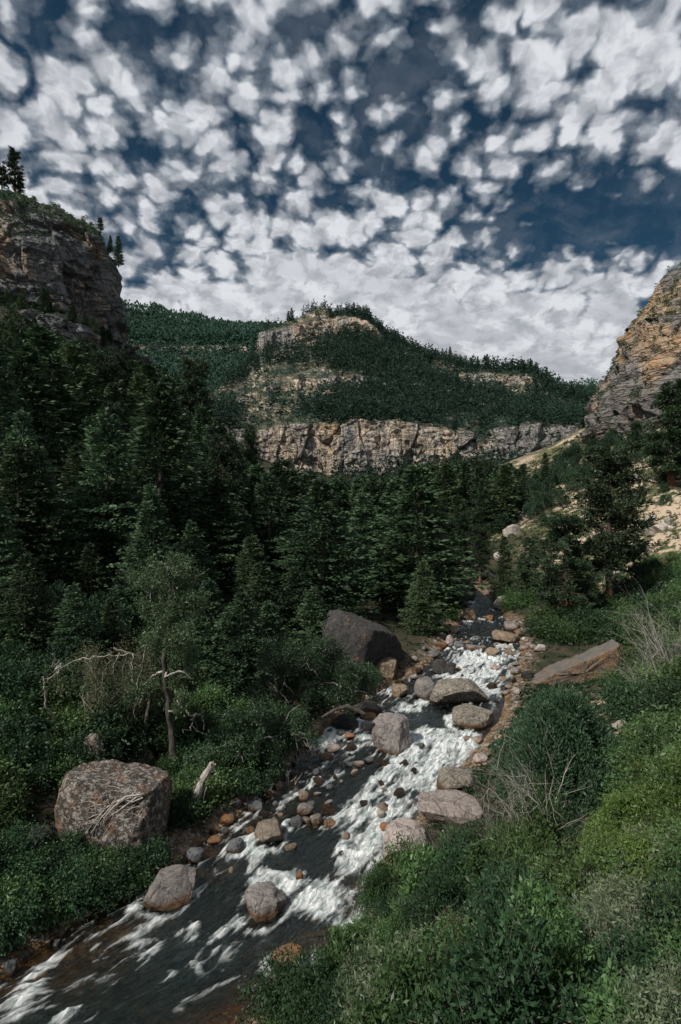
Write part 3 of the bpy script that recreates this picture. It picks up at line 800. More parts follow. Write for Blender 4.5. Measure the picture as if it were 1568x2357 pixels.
# ------------------------------------------------------------------ boulders
def boulder_mat(name, c1, c2, lich, speck=0.5, orange=0.0, moss=0.0, wetline=0.12, dark=(0.03, 0.028, 0.026), topc=None, ns=1.0):
    m, n, out = new_mat(name)
    tcn = n.new('ShaderNodeTexCoord'); oi = n.new('ShaderNodeObjectInfo')
    ob = n.vmath('SCALE', n.vmath('ADD', tcn.outputs['Object'], n.vmath('SCALE', oi.outputs['Location'], scale=0.37)), scale=ns)
    geo = n.new('ShaderNodeNewGeometry')
    a = n.noise(ob, 1.1, 4, 0.6); f = n.noise(ob, 6, 6, 0.72); ff = n.noise(ob, 22, 4, 0.7)
    c = n.mix(n.rng(a, 0.38, 0.62), c1, c2)
    mid = n.noise(ob, 2.6, 7, 0.74, 0.3)
    c = n.mix(n.rng(mid, 0.42, 0.50, 0.75, 0), c, n.mix(0.55, c, dark))
    c = n.mix(n.rng(f, 0.50, 0.58, 0, speck), c, lich)
    crk = n.vor(n.vmath('ADD', ob, n.vmath('SCALE', n.noise(ob, 1.5, 4, 0.6, out=1), scale=0.7)), 0.75, 'DISTANCE_TO_EDGE')
    c = n.mix(n.rng(crk, 0.0, 0.018, 0.40, 0), c, dark)
    c = n.mix(n.rng(mid, 0.55, 0.62, 0, speck * .8), c, lich)
    c = n.mix(n.rng(ff, 0.55, 0.68, 0, speck * 0.9), c, dark)
    if orange: c = n.mix(n.rng(n.noise(ob, 2.0, 4, 0.65), 0.64 - 0.12 * orange, 0.70, 0, 0.8), c, (0.24, 0.10, 0.04))
    hv = n.new('ShaderNodeHueSaturation'); n.set(hv.inputs['Color'], c)
    n.set(hv.inputs['Value'], n.math('MULTIPLY_ADD', oi.outputs['Random'], 0.5, 0.72)); c = hv.outputs[0]
    sz = n.new('ShaderNodeSeparateXYZ'); n.set(sz.inputs[0], tcn.outputs['Object'])
    if moss:
        nz = n.new('ShaderNodeSeparateXYZ'); n.set(nz.inputs[0], geo.outputs['Normal'])
        mm = n.math('ADD', n.math('MULTIPLY', nz.outputs[2], 0.15), n.math('MULTIPLY_ADD', ff, 0.4, n.noise(ob, 2.4, 5, 0.75)))
        c = n.mix(n.rng(mm, 1.02 - 0.2 * moss, 1.12 - 0.2 * moss, 0, 0.8), c, (0.045, 0.065, 0.018))
    rough = 0.9
    if topc:
        nz2 = n.new('ShaderNodeSeparateXYZ'); n.set(nz2.inputs[0], geo.outputs['Normal'])
        c = n.mix(n.rng(n.math('MULTIPLY_ADD', mid, 0.6, nz2.outputs[2]), 1.0, 1.2), c, topc)
    if wetline:
        wl = n.math('ADD', sz.outputs[2], n.math('MULTIPLY_ADD', a, 0.3, -0.15))
        wet = n.rng(wl, wetline * 0.6, wetline * 1.7, 1, 0)
        c = n.mix(wet, c, n.mix(1.0, c, (0.46, 0.27, 0.13), 'MULTIPLY'))
        rough = n.rng(wet, 0, 1, 0.88, 0.35)
    b = n.new('ShaderNodeBsdfPrincipled'); n.set(b.inputs['Base Color'], c)
    n.set(b.inputs['Roughness'], rough); b.inputs['Specular IOR Level'].default_value = 0.35
    h = n.math('ADD', n.math('MULTIPLY_ADD', n.rng(crk, 0, 0.03), 0.5, n.math('MULTIPLY', mid, 1.6)), n.math('ADD', f, n.math('MULTIPLY', ff, 0.35)))
    n.set(b.inputs['Normal'], n.bump(h, 1.0, 0.12)); n.l.new(b.outputs[0], out.inputs[0])
    return m
B_GREY = boulder_mat("grey_boulder", (0.26, 0.24, 0.235), (0.36, 0.325, 0.305), (0.44, 0.41, 0.385), 0.45, 0, 0.25, 0.22)
B_LICH = boulder_mat("lichen_boulder", (0.16, 0.145, 0.125), (0.25, 0.22, 0.18), (0.42, 0.39, 0.33), 0.9, 0.25, 0.5, 0.22, ns=1.5)
B_ORNG = boulder_mat("orange_lichen_boulder", (0.06, 0.052, 0.045), (0.11, 0.09, 0.075), (0.46, 0.44, 0.40), 0.75, 0.9, 0.35, 0.0, ns=0.9)
B_DARK = boulder_mat("dark_boulder", (0.034, 0.036, 0.038), (0.062, 0.060, 0.057), (0.10, 0.095, 0.09), 0.5, 0.15, 0.2, 0.1)
B_WET = boulder_mat("wet_stone", (0.028, 0.026, 0.026), (0.07, 0.062, 0.055), (0.14, 0.13, 0.12), 0.45, 0.1, 0.25, 0.5)
B_PINK = boulder_mat("pinkish_boulder", (0.40, 0.34, 0.31), (0.48, 0.41, 0.38), (0.52, 0.47, 0.44), 0.35, 0, 0.0, 0.12)
B_BEIGE = boulder_mat("beige_boulder", (0.33, 0.275, 0.215), (0.41, 0.35, 0.285), (0.45, 0.41, 0.36), 0.15, 0.1, 0.0, 0.16)
B_TAN = boulder_mat("tan_boulder", (0.26, 0.185, 0.12), (0.36, 0.27, 0.185), (0.30, 0.28, 0.25), 0.4, 0.25, 0.1, 0.1)
B_ORS = boulder_mat("orange_stone", (0.32, 0.15, 0.055), (0.22, 0.13, 0.07), (0.30, 0.24, 0.18), 0.3, 0.5, 0.0, 0.10)
B_BLUE = boulder_mat("blue_grey_stone", (0.115, 0.13, 0.145), (0.17, 0.18, 0.19), (0.24, 0.24, 0.24), 0.35, 0, 0.0, 0.12)
B_PALE = boulder_mat("pale_boulder", (0.36, 0.325, 0.28), (0.47, 0.43, 0.38), (0.50, 0.47, 0.43), 0.35, 0, 0.0, 0.0)
B_SLAB = boulder_mat("ochre_slab", (0.34, 0.20, 0.10), (0.24, 0.19, 0.145), (0.13, 0.125, 0.12), 0.7, 0.2, 0.0, 0.0, topc=(0.17, 0.16, 0.145))

def ico(sub):
    bm = bmesh_new = __import__('bmesh').new()
    __import__('bmesh').ops.create_icosphere(bm, subdivisions=sub, radius=1.0)
    v = np.array([x.co[:] for x in bm.verts]); f = np.array([[x.index for x in p.verts] for p in bm.faces]); bm.free()
    return v, f
ICO = {k: ico(k) for k in (3, 4, 5, 6)}
def rock_shape(seed, w, d, h, cuts=9, sub=5, sharp=0.92, rough=1.0, flat_top=0.0, tiltx=0.0, lo=0.55, hi=0.95, box=0.72):
    """origin at the water line / ground, rock reaches a quarter of its height below"""
    rng = np.random.default_rng(seed); v, f = ICO[sub]; v = v.copy()
    v = np.sign(v) * np.abs(v) ** box; v = unit(v) * (np.linalg.norm(v, axis=1) ** 0.9)[:, None]
    a_ = rng.uniform(-.5, .5); v[:, :2] = v[:, :2] @ np.array([[math.cos(a_), -math.sin(a_)], [math.sin(a_), math.cos(a_)]])
    v *= 1 + 0.10 * fbm(v * 1.3 + seed, 3, seed)[:, None]
    for k in range(cuts):
        nrm = unit(rng.normal(size=3) * (1, 1, 0.8)); o = rng.uniform(lo, hi)
        if k == 0 and flat_top: nrm = unit(np.array([rng.normal() * 0.15 + tiltx, rng.normal() * 0.15, 1.0])); o = flat_top
        e = v @ nrm - o; v -= np.maximum(e, 0)[:, None] * nrm * sharp
    v /= np.abs(v).max(0)
    r = v * np.array([w / 2, d / 2, h * 0.64])
    nn = unit(v)
    sc_ = min(w, h) * 0.5
    r += nn * (fbm(r / (sc_ * 0.55) + seed, 4, seed + 5) * 0.10 * sc_ * rough + fbm(r / (sc_ * 0.14), 3, seed + 6) * 0.045 * sc_ * rough)[:, None]
    r[:, 2] += h * 0.36
    r[:, 2] *= h / max(r[:, 2].max(), 1e-3) if r[:, 2].max() > 0 else 1
    return r, f
STONES = []      # (x, y, z, radius) for the foam
def add_rock(px, py, wpx, hpx, mat, label, name="boulder", group=None, seed=None, loc=None, deep=0.85, water=None, rz=None, **kw):
    """a rock whose foot is seen at (px, py) and which is wpx wide, hpx tall in the photograph; real size from its distance"""
    if loc is None:
        q = ray_px(px, py); w_ = water_px(px, py)
        xl, xr, zw = riv(w_[1]); inw = xl - 0.3 < w_[0] < xr + 0.3
        if q is None: return None
        if inw: q = w_
    else: q = np.array(loc, float); inw = bool(water)
    s = q[1] / FPX; W_ = wpx * s; D_ = W_ * deep
    el = max(0.0, (py - 1178.5) / FPX)                    # seen from above: part of the picture height is the top face
    H_ = max(0.25 * W_, (hpx * s * math.sqrt(1 + el * el) - D_ * el * 0.42))
    seed = seed if seed is not None else int(px * 7 + py)
    sub = 6 if wpx > 90 else 5 if wpx > 34 else 4 if wpx > 12 else 3
    v, f = rock_shape(seed, W_, D_, H_, sub=sub, **kw)
    me = mesh_np("boulder", v, f, mat, smooth=True)
    if rz is None: rz = 0.0
    y_ = q[1] + D_ * 0.38
    o = link(name, me, None, (q[0] * y_ / q[1], y_, float(q[2]) - 0.03), (0, 0, rz))
    tag(o, label, "stone" if W_ < 0.6 else "boulder", group)
    if inw: STONES.append((o.location.x, o.location.y, q[2], W_ / 2))
    return o

BL = [
 # px, py(foot), w, h, material, label, options
 (904, 1739, 98, 84, B_GREY, "tall flat topped grey boulder standing in the middle of the white rapids", dict(seed=4, cuts=8, flat_top=0.62, sharp=0.97, lo=.6)),
 (985, 1612, 62, 52, B_GREY, "rounded grey boulder against the upstream end of the long lichen covered boulder", dict(seed=12, cuts=4)),
 (1060, 1625, 150, 62, B_LICH, "long hump shaped boulder crusted with pale lichen in mid stream", dict(seed=33, cuts=5, deep=0.6)),
 (1088, 1674, 100, 48, B_LICH, "oval lichen speckled boulder just below the long hump shaped one", dict(seed=14, cuts=6, flat_top=0.5)),
 (922, 1606, 40, 30, B_TAN, "round brown boulder at the head of a small side cascade", dict(cuts=3)),
 (797, 1679, 72, 34, B_DARK, "low dark angular boulder on the bank under the leafy branches", dict(seed=9)),
 (846, 1646, 82, 22, B_LICH, "flat ledge like boulder with an orange underside by the far bank", dict(seed=21, cuts=9)),
 (852, 1658, 44, 11, B_ORS, "thin flat orange stone lying in front of the ledge like boulder", dict(seed=8)),
 (848, 1684, 25, 22, B_PINK, "small pale stone touching the tall flat topped boulder", dict()),
 (785, 1697, 22, 16, B_BLUE, "small blue grey stone below the dark angular boulder", dict()),
 (806, 1701, 27, 14, B_ORS, "small rust coloured stone below the dark angular boulder", dict()),
 (765, 1733, 40, 20, B_PINK, "pale speckled low stone in the quick water by the leaning tree", dict()),
 (1046, 1826, 96, 52, B_LICH, "brown mossy boulder with white water pouring round both sides", dict(seed=5, cuts=6)),
 (1030, 1900, 150, 60, B_PINK, "broad pinkish slab behind the bare twigs on the near bank", dict(seed=3, cuts=6)),
 (935, 1990, 112, 86, B_PINK, "large pinkish grey pitted boulder half hidden by the willow thicket", dict(seed=17, cuts=6)),
 (624, 1948, 80, 52, B_BEIGE, "smooth beige wedge boulder in the shallow water", dict(seed=6, cuts=7, rough=0.35, flat_top=.6, tiltx=-.25)),
 (541, 1964, 42, 30, B_BLUE, "round blue grey stone with a pale cap upstream of the ochre shallows", dict(cuts=3)),
 (519, 1918, 21, 16, B_BLUE, "small bluish stone at the edge of the bank below the split stump", dict()),
 (680, 1909, 37, 26, B_BLUE, "dark blue angular stone beside the cluster of round stones", dict()),
 (703, 1877, 39, 24, B_GREY, "rounded olive grey stone at the top of the stone cluster", dict(cuts=3)),
 (728, 1905, 30, 30, B_LICH, "speckled brown stone at the heart of the stone cluster", dict()),
 (702, 1899, 28, 18, B_GREY, "small grey stone wedged between larger ones in the cluster", dict()),
 (757, 1907, 32, 18, B_ORS, "orange and black wet stone at the end of the stone cluster", dict()),
 (757, 1877, 34, 22, B_WET, "black wet stone with foam breaking over it", dict()),
 (697, 1843, 28, 20, B_TAN, "narrow tan stone lying above the rapids edge", dict()),
 (585, 1868, 40, 24, B_BLUE, "flat slate coloured stone in dark water under the bank", dict()),
 (614, 1839, 36, 15, B_WET, "dark low stone in the dark water near the leaning trunk", dict()),
 (678, 1790, 22, 18, B_BLUE, "small slate stone near the pale fallen branch", dict()),
 (615, 2120, 112, 62, B_GREY, "rugged blocky grey boulder standing alone in the smooth lower stream", dict(seed=24, cuts=10, sharp=.98, rough=1.3, flat_top=.62, tiltx=.3)),
 (689, 2027, 20, 18, B_ORS, "small brown stone poking through foam above the white wave", dict()),
 (878, 1809, 18, 12, B_WET, "small black stone in the thick of the white water", dict()),
 (919, 1843, 26, 26, B_WET, "dark mossy stone in the white water above the pinkish boulder", dict()),
 (884, 1873, 30, 24, B_TAN, "brown angular stone at the edge of the falling white water", dict()),
 (877, 1886, 22, 18, B_PALE, "pale rounded stone below the brown angular one", dict()),
 (886, 1915, 25, 20, B_ORS, "rusty wet stone touching the large pitted boulder's head", dict()),
 (827, 1765, 25, 14, B_PINK, "pale low stone in the riffle above the rapids", dict()),
 (850, 1756, 24, 12, B_BLUE, "dark capped stone beside the tall boulder's foot", dict()),
 (883, 1766, 24, 16, B_WET, "round black stone below the tall flat topped boulder", dict()),
 (930, 1765, 22, 18, B_WET, "brown black stone on the lip of the white water", dict()),
 (816, 1786, 18, 13, B_GREY, "small round grey stone in the dark riffle", dict()),
 (1075, 1708, 20, 15, B_TAN, "small tan stone at the top of the right hand rapids", dict()),
 (1101, 1713, 23, 17, B_TAN, "brown stone next to the juniper at the top of the rapids", dict()),
 (1084, 1739, 17, 14, B_PALE, "small whitish stone near the juniper's lower edge", dict()),
 (1106, 1757, 36, 22, B_PINK, "pale flat stone running under the juniper", dict()),
 (663, 2229, 74, 40, B_ORS, "rust and ochre pointed rock with the lowest ripple breaking on it", dict(seed=31, cuts=9)),
 (390, 2090, 120, 78, B_GREY, "pointed grey pink boulder with orange foot on the gravel shore", dict(seed=46, cuts=8, lo=.5, hi=.8, deep=.95)),
 (450, 1986, 42, 30, B_BLUE, "blue grey stone on the gravel above the pointed boulder", dict(cuts=4)),
 (26, 2244, 28, 30, B_BLUE, "dark rounded stone on the gravel at the picture's lower edge of the bank", dict(cuts=3)),
 (495, 1943, 34, 16, B_ORS, "flat orange stone on the shore by the split stump", dict()),
 (438, 2014, 18, 14, B_BLUE, "small dark stone between gravel and the pointed boulder", dict()),
 (262, 1972, 252, 190, B_ORNG, "huge lichen crusted boulder with orange patches draped in dead roots", dict(seed=52, cuts=7, sharp=.95, deep=.75, lo=.6, flat_top=.66, tiltx=.05)),
 (70, 1990, 110, 80, B_DARK, "flat dark rock sloping behind the low bushes left of the huge boulder", dict(seed=61)),
 (214, 1785, 50, 92, B_ORNG, "upright lichen spotted rock above the huge boulder", dict(seed=62, cuts=6)),
 (322, 1768, 80, 50, B_ORNG, "orange lichened rock in the shade beneath the gnarled tree", dict(seed=63)),
 (280, 1400, 100, 78, B_ORNG, "pale outcrop with rust coloured crust among the firs", dict(seed=64, cuts=10)),
 (305, 1466, 50, 34, B_GREY, "small pale rock face below the rusty outcrop among the firs", dict(seed=65)),
 (832, 1560, 205, 165, B_DARK, "giant dark leaning boulder with an orange crest beside the river bend", dict(seed=70, cuts=6, sharp=.95, tiltx=.7, flat_top=.55, deep=.9)),
 (890, 1562, 66, 50, B_TAN, "ochre broken foot of rock under the giant dark boulder", dict(seed=71)),
 (818, 1532, 34, 28, B_TAN, "tan stone resting on the slope under the giant dark boulder", dict()),
 (787, 1340, 30, 12, B_PALE, "white rock showing among dark firs above the giant boulder", dict()),
 (1162, 1478, 64, 28, B_TAN, "long flat topped tan slab lying at the stream's upper pool", dict(seed=80, cuts=8, flat_top=.5)),
 (1176, 1451, 38, 22, B_GREY, "grey hump on the bank above the flat topped tan slab", dict()),
 (1079, 1427, 50, 28, B_TAN, "rounded brown boulder at the head of the upper pool", dict(seed=82)),
 (1076, 1383, 36, 44, B_GREY, "tall standing grey rock between the pine trunks", dict(seed=83, cuts=6)),
 (1025, 1396, 26, 18, B_PALE, "pale hump beside the far pine trunks", dict()),
 (1128, 1429, 24, 14, B_ORS, "small orange topped rock at the end of the upper pool", dict()),
 (1133, 1512, 38, 22, B_TAN, "brown boulder dividing the upper cascade", dict()),
 (1086, 1497, 42, 13, B_GREY, "low wide stone across the top of the upper cascade", dict()),
 (1035, 1491, 20, 31, B_PINK, "upright pinkish stone on the edge of the upper cascade", dict()),
 (1015, 1494, 30, 18, B_ORS, "rusty stone behind the upright pinkish one", dict()),
 (1056, 1493, 24, 17, B_BLUE, "dark round stone next to the upright pinkish one", dict()),
 (1045, 1458, 26, 17, B_TAN, "brown block on the far bank of the upper pool", dict()),
 (1169, 1496, 20, 12, B_PINK, "pale pinkish stone below the flat topped tan slab", dict()),
 (1174, 1508, 26, 13, B_TAN, "flat tan stone on the bank of the upper cascade", dict()),
 (1140, 1542, 28, 13, B_PINK, "pale flat stone in the upper cascade's side water", dict()),
 (1187, 1556, 27, 20, B_GREY, "brown grey boulder above the slab shaped like a wedge", dict()),
 (1214, 1562, 30, 19, B_DARK, "dark rounded boulder touching the wedge shaped slab", dict()),
 (1209, 1478, 18, 13, B_PALE, "small whitish block in the brush by the flat topped slab", dict()),
 (1243, 1500, 30, 18, B_PINK, "pale broken block in the brush behind the wedge shaped slab", dict()),
 (1133, 1588, 28, 18, B_WET, "black wet stone in the channel behind the juniper", dict()),
 (1012, 1552, 36, 34, B_DARK, "dark angular block left of the main upper cascade", dict()),
 (1039, 1555, 28, 30, B_DARK, "black block squeezed beside the main upper cascade", dict()),
 (1056, 1546, 18, 11, B_ORS, "small reddish stone at the lip of the main upper cascade", dict()),
 (1426, 1682, 38, 26, B_PALE, "pale jagged rock showing in the bushes behind the juniper", dict()),
 (1550, 1655, 50, 26, B_PALE, "whitish rock among brush at the far edge of the near bank", dict()),
 (1160, 1405, 60, 34, B_PALE, "cream coloured boulders' largest block below the scree", dict()),
 (1230, 1383, 22, 24, B_PALE, "small cream block in the trees below the scree", dict()),
 (1120, 1212, 40, 38, B_PALE, "pale block at the lower end of the ridge outcrop", dict(seed=91)),
 (1140, 1196, 38, 42, B_PALE, "steep cracked block in the middle of the ridge outcrop", dict(seed=92)),
 (1162, 1178, 34, 42, B_PALE, "highest block of the pale ridge outcrop", dict(seed=93)),
 (1180, 1236, 42, 30, B_PALE, "pale rock on grass below the ridge outcrop", dict(seed=94)),
 (1150, 1290, 26, 24, B_PALE, "small upright rock on the toe of the grassy slope", dict()),
 (1226, 1118, 22, 20, B_PALE, "small pale rock on the crest of the grassy slope", dict()),
 (1200, 1190, 30, 14, B_PALE, "flat pale rock on the grassy crest beside the outcrop", dict()),
 (1452, 1120, 38, 34, B_GREY, "dark grey boulder below the foot of the tall cliff", dict()),
 (1513, 1041, 46, 26, B_GREY, "big grey block perched on the upper slope under the cliff", dict()),
 (1500, 1235, 36, 22, B_PALE, "pale boulder in the scree near the sandy chute", dict()),
 (1470, 1262, 24, 18, B_PALE, "smaller pale boulder just under the one by the sandy chute", dict()),
 (1540, 1210, 30, 18, B_PALE, "pale flat boulder high in the scree", dict()),
 (1420, 1190, 20, 14, B_PALE, "little pale rock among sage on the slope", dict()),
 (1300, 1215, 24, 12, B_PALE, "low pale rock on green slope between pines", dict()),
]
for r_ in BL:
    add_rock(r_[0], r_[1], r_[2], r_[3], r_[4], r_[5], **r_[6])

# the wedge shaped slab fallen against the near bank
def wedge_slab():
    a = ray_px(1232, 1590); a = a if a is not None else water_px(1232, 1590)
    y0 = 38.5; s = y0 / FPX
    bx = lambda px: (px - 784) * s; bz = lambda py: CZ + (1178.5 - py) * s
    prof = [(1222, 1578), (1262, 1556), (1320, 1530), (1380, 1506), (1424, 1486), (1430, 1508), (1418, 1548), (1400, 1580), (1330, 1588), (1262, 1592)]
    pts = np.array([(bx(x), bz(y)) for x, y in prof]); L = np.concatenate([pts, pts[:1]])
    per = np.concatenate([[0], np.cumsum(np.linalg.norm(np.diff(L, axis=0), axis=1))]); t = np.linspace(0, per[-1], 261)[:-1]
    X = np.interp(t, per, L[:, 0]); Z = np.interp(t, per, L[:, 1]); cx_, cz_ = X.mean(), Z.mean()
    rings = []
    sec = [(-1.6, .02), (-1.6, .3), (-1.6, .6), (-1.58, .85), (-1.5, .97), (-1.3, 1.0)] + [(a_, 1.0) for a_ in np.linspace(-1.0, 1.8, 22)] + [(2.0, .95), (2.1, .7), (2.1, .02)]
    for dy, k in sec:
        dy = dy * 0.5
        rings.append(np.column_stack([cx_ + (X - cx_) * k + 0.12 * (dy + 1.6), np.full(len(X), dy), cz_ + (Z - cz_) * k]))
    V = np.stack(rings); nr, nc = V.shape[:2]
    c0 = np.array([cx_, 0.2, cz_]); flat = V.reshape(-1, 3); nn = unit(flat - c0)
    lay = np.sin(flat[:, 2] * 9 + 2.5 * fbm(flat * 0.8, 3, 3)) * 0.035
    flat = flat + nn * (fbm(flat * 1.3, 5, 71) * 0.22 + fbm(flat * 5, 3, 72) * 0.07 + lay)[:, None]
    i = np.arange(nr - 1)[:, None] * nc; j = np.arange(nc)[None]; j2 = (j + 1) % nc
    F = np.stack([i + j, i + nc + j, i + nc + j2, i + j2], -1).reshape(-1, 4)
    o0 = np.array([cx_, 0, cz_]); me = mesh_np("wedge_slab", flat - o0, F, B_SLAB, smooth=True)
    o = link("rock_slab", me, None, (cx_ * (y0 + 0.6) / y0, y0 + 1.2, cz_ - 0.05))
    tag(o, "massive wedge shaped ochre slab leaning by the still side pool", "rock slab")
wedge_slab()

# smaller stones, each its own object, strewn in the shallows and along the banks
SM = []
for k in range(10):
    v, f = rock_shape(900 + k, 1.0, 0.8, 0.5, cuts=5, sub=3 if k % 2 else 4, rough=0.7)
    for m_ in (B_WET, B_BLUE, B_GREY, B_TAN, B_ORS, B_PINK):
        SM.append(mesh_np("stone_shape", v, f, m_, smooth=True))
def strew(n_, ylo, yhi, side, lab, grp, smin, smax, seed, mats=(0, 0, 1, 2, 2, 3, 1, 4), off=(-2.2, 0.6)):
    rng = np.random.default_rng(seed); c = 0
    while c < n_:
        y = ylo + (yhi - ylo) * rng.random(); xl, xr, zw = riv(y)
        o_ = rng.uniform(*off); x = xl - o_ if side == 'L' else xr + o_ if side == 'R' else rng.uniform(xl + .5, xr - .5)
        s = rng.uniform(0, 1) ** 2 * (smax - smin) + smin
        if any((x - a[0]) ** 2 + (y - a[1]) ** 2 < (a[3] + s * 0.4) ** 2 for a in STONES): continue
        g_ = gz1(x, y); z = max(g_, float(zw) - 0.12 * s) if g_ < zw else g_ - 0.05 * s
        me_ = SM[int(rng.integers(10)) * 6 + mats[int(rng.integers(len(mats)))]]
        o = link("stone", me_, None, (x, y, z), (rng.normal() * .1, rng.normal() * .1, rng.random() * 6.28), (s, s * rng.uniform(.7, 1), s * rng.uniform(.6, 1)))
        tag(o, lab, "stone", grp)
        if g_ < zw: STONES.append((x, y, float(zw), s / 2))
        c += 1
strew(72, 24.5, 34, 'L', "small wet stone among others in the shallows under the leaning tree", "stones in the shallows under the leaning tree", 0.22, 1.0, 1, off=(-3.6, 0.5))
strew(62, 15.5, 24.5, 'L', "small stone on the gravel edge of the calm lower stream", "stones on the lower gravel shore", 0.15, 0.5, 2, (1, 2, 2, 3, 0, 5, 4), off=(-0.7, 1.1))
strew(9, 22, 34, 'M', "small dark stone breaking the surface of the rapids", "stones breaking the surface of the rapids", 0.3, 0.75, 3, (0, 0, 1, 2, 3))
strew(32, 36, 56, 'R', "small stone on the far side of the upper cascade", "stones edging the upper cascade below the pines", 0.25, 0.9, 4, (0, 2, 2, 3, 5), off=(-1.6, 0.9))
strew(34, 36, 58, 'L', "small stone along the shaded edge of the upper stream", "stones along the shaded upper bank", 0.25, 0.95, 5, (0, 0, 2, 3, 1), off=(-1.3, 1.0))
strew(22, 40, 52, 'M', "low stone in the broken water of the upper cascade", "stones in the broken water of the upper cascade", 0.3, 0.8, 6, (0, 0, 2, 3))
rng = np.random.default_rng(71); PALE = [mesh_np("pale_rock_shape", *rock_shape(950 + k, 1.0, 0.8, 0.55, cuts=9, sub=4), B_PALE) for k in range(5)]; c_ = 0
while c_ < 46:
    px, py = rng.uniform(1120, 1600), rng.uniform(1090, 1340)
    if py < 1330 - (px - 1120) * 0.62: continue
    q = ray_px(px, py)
    if q is None or q[1] > 150: continue
    s = 0.5 + 1.6 * rng.random() ** 2.5
    tag(link("scree_rock", PALE[int(rng.integers(5))], None, (q[0], q[1], q[2] - .1), (rng.normal() * .2, rng.normal() * .2, rng.random() * 6.28), (s * 1.3, s, s)), "pale rock on the open grassy slope", "rock", "pale rocks on the open slope"); c_ += 1
# gravel, uncountable
rng = np.random.default_rng(5); gp = []; gs = []
for k in range(9000):
    y = rng.uniform(13, 36) if k < 7200 else rng.uniform(36, 58); xl, xr, zw = riv(y)
    o_ = rng.normal() * 0.7 + 0.3; side = rng.random() < (0.75 if k < 7200 else 0.5)
    gp.append((xl - o_ if side else xr + o_, y)); gs.append(0.04 + 0.13 * rng.random() ** 2.5)
gp = np.array(gp); gs = np.array(gs); gz_ = ground_z(gp[:, 0], gp[:, 1])
bv = np.array([(1, 0, 0), (.4, .9, .1), (-.6, .7, 0), (-1, -.1, .1), (-.3, -.9, 0), (.7, -.7, .1), (.3, .1, .6), (-.3, -.1, .55)]) * 0.5
bf = np.array([(0, 1, 6), (1, 2, 6), (2, 7, 6), (2, 3, 7), (3, 4, 7), (4, 6, 7), (4, 5, 6), (5, 0, 6)])
gv, gf, gt = scatter((bv, bf, np.zeros(8)), np.column_stack([gp, gz_ - 0.01]), gs, rng.random(len(gp)) * 6.28, rng)
def gravel_mat():
    m, n, out = new_mat("gravel_stones")
    t = n.math('MULTIPLY', n.attr('tone'), 2.5)
    c = n.ramp(t, [(0, (0.07, 0.06, 0.055)), (0.25, (0.15, 0.11, 0.075)), (0.45, (0.26, 0.15, 0.07)), (0.65, (0.20, 0.185, 0.175)), (0.85, (0.32, 0.28, 0.25)), (1, (0.10, 0.105, 0.11))])
    b = n.new('ShaderNodeBsdfPrincipled'); n.set(b.inputs['Base Color'], c); b.inputs['Roughness'].default_value = 0.8
    n.l.new(b.outputs[0], out.inputs[0]); return m
go = link("gravel", mesh_np("gravel", gv, gf, gravel_mat(), {'tone': ('POINT', gt)}))
tag(go, "loose mixed gravel and pebbles along the stream edges", "gravel", kind='stuff')

# ------------------------------------------------------------------ water
def foam_spots():
    # px, py, half length along the flow (m), half width (m), strength
    L = [(1080, 1560, 2.6, 1.3, 1.0), (1085, 1590, 2.2, 1.1, 1.0), (1120, 1530, 3.0, 1.5, .8), (1060, 1515, 2.5, 1.4, .6), (1100, 1480, 2.5, 1.5, .25), (905, 1592, .9, .7, .7), (950, 1640, 1.2, 1.6, .55), (930, 1628, .8, 1., .6),
         (1030, 1655, .8, .7, .5), (985, 1700, 1.2, 1.0, .9), (1045, 1700, 1.0, 1.6, .85), (1000, 1735, 1.4, 1.6, .7), (960, 1740, 1.2, .8, .8), (840, 1700, .6, .6, .8), (745, 1690, .9, .9, .7), (760, 1705, .8, .7, .5),
         (1110, 1745, 1.5, .8, .8), (960, 1790, 1.6, 1.6, .95), (900, 1800, 1.3, 1.0, .8), (985, 1825, 1.5, 1.8, 1.1), (1050, 1850, 1.3, 1.4, 1.0), (940, 1850, 1.4, 1.3, .95), (870, 1840, 1.2, .9, .75), (820, 1850, 1.2, 1.1, .7),
         (810, 1890, 1.2, .8, .85), (840, 1930, 1.3, .9, .85), (860, 1900, 1.0, .6, .8), (830, 1970, 1.3, .9, .75), (790, 1990, 1.1, .8, .55), (740, 1870, .5, .6, .5), (770, 1790, 1.2, .9, .4), (730, 1800, 1.0, .7, .35),
         (650, 1850, 1.2, .4, .4), (560, 1905, .7, .3, .7), (575, 1940, .8, .25, .7), (600, 2000, .9, .5, .8), (615, 2030, .7, .6, .7), (670, 2035, .6, .8, .9), (720, 2055, .55, 1.0, 1.15), (790, 2070, .55, .9, 1.15), (840, 2090, .5, .6, .9),
         (760, 2095, .5, .9, .7), (700, 2090, .6, .6, .5), (660, 1905, .3, .3, .8), (750, 2130, .7, .5, .5), (810, 2120, .6, .5, .6), (720, 2200, .7, .35, .75), (735, 2170, .5, .25, .5), (560, 2210, .5, .5, .25), (450, 2135, .2, .25, .9), (430, 2155, .3, .5, .6),
         (510, 2145, .5, .16, .7), (515, 2185, .4, .3, .5), (450, 2230, .2, .35, .9), (395, 2245, .2, .3, .6), (220, 2180, .3, .12, .7), (300, 2165, .2, .2, .4), (120, 2215, .6, .15, .7), (85, 2250, .45, .35, 1.0), (65, 2290, .5, .3, .9), (40, 2330, .4, .3, .6),
         (150, 2345, .35, .3, 1.0), (340, 2195, .5, .5, .3), (470, 2190, .6, .5, .35), (620, 2230, .4, .4, .45), (600, 1960, .5, .3, .5), (705, 1940, .5, .5, .35), (680, 1985, .7, .4, .3), (560, 2270, .8, .5, .15)]
    return L
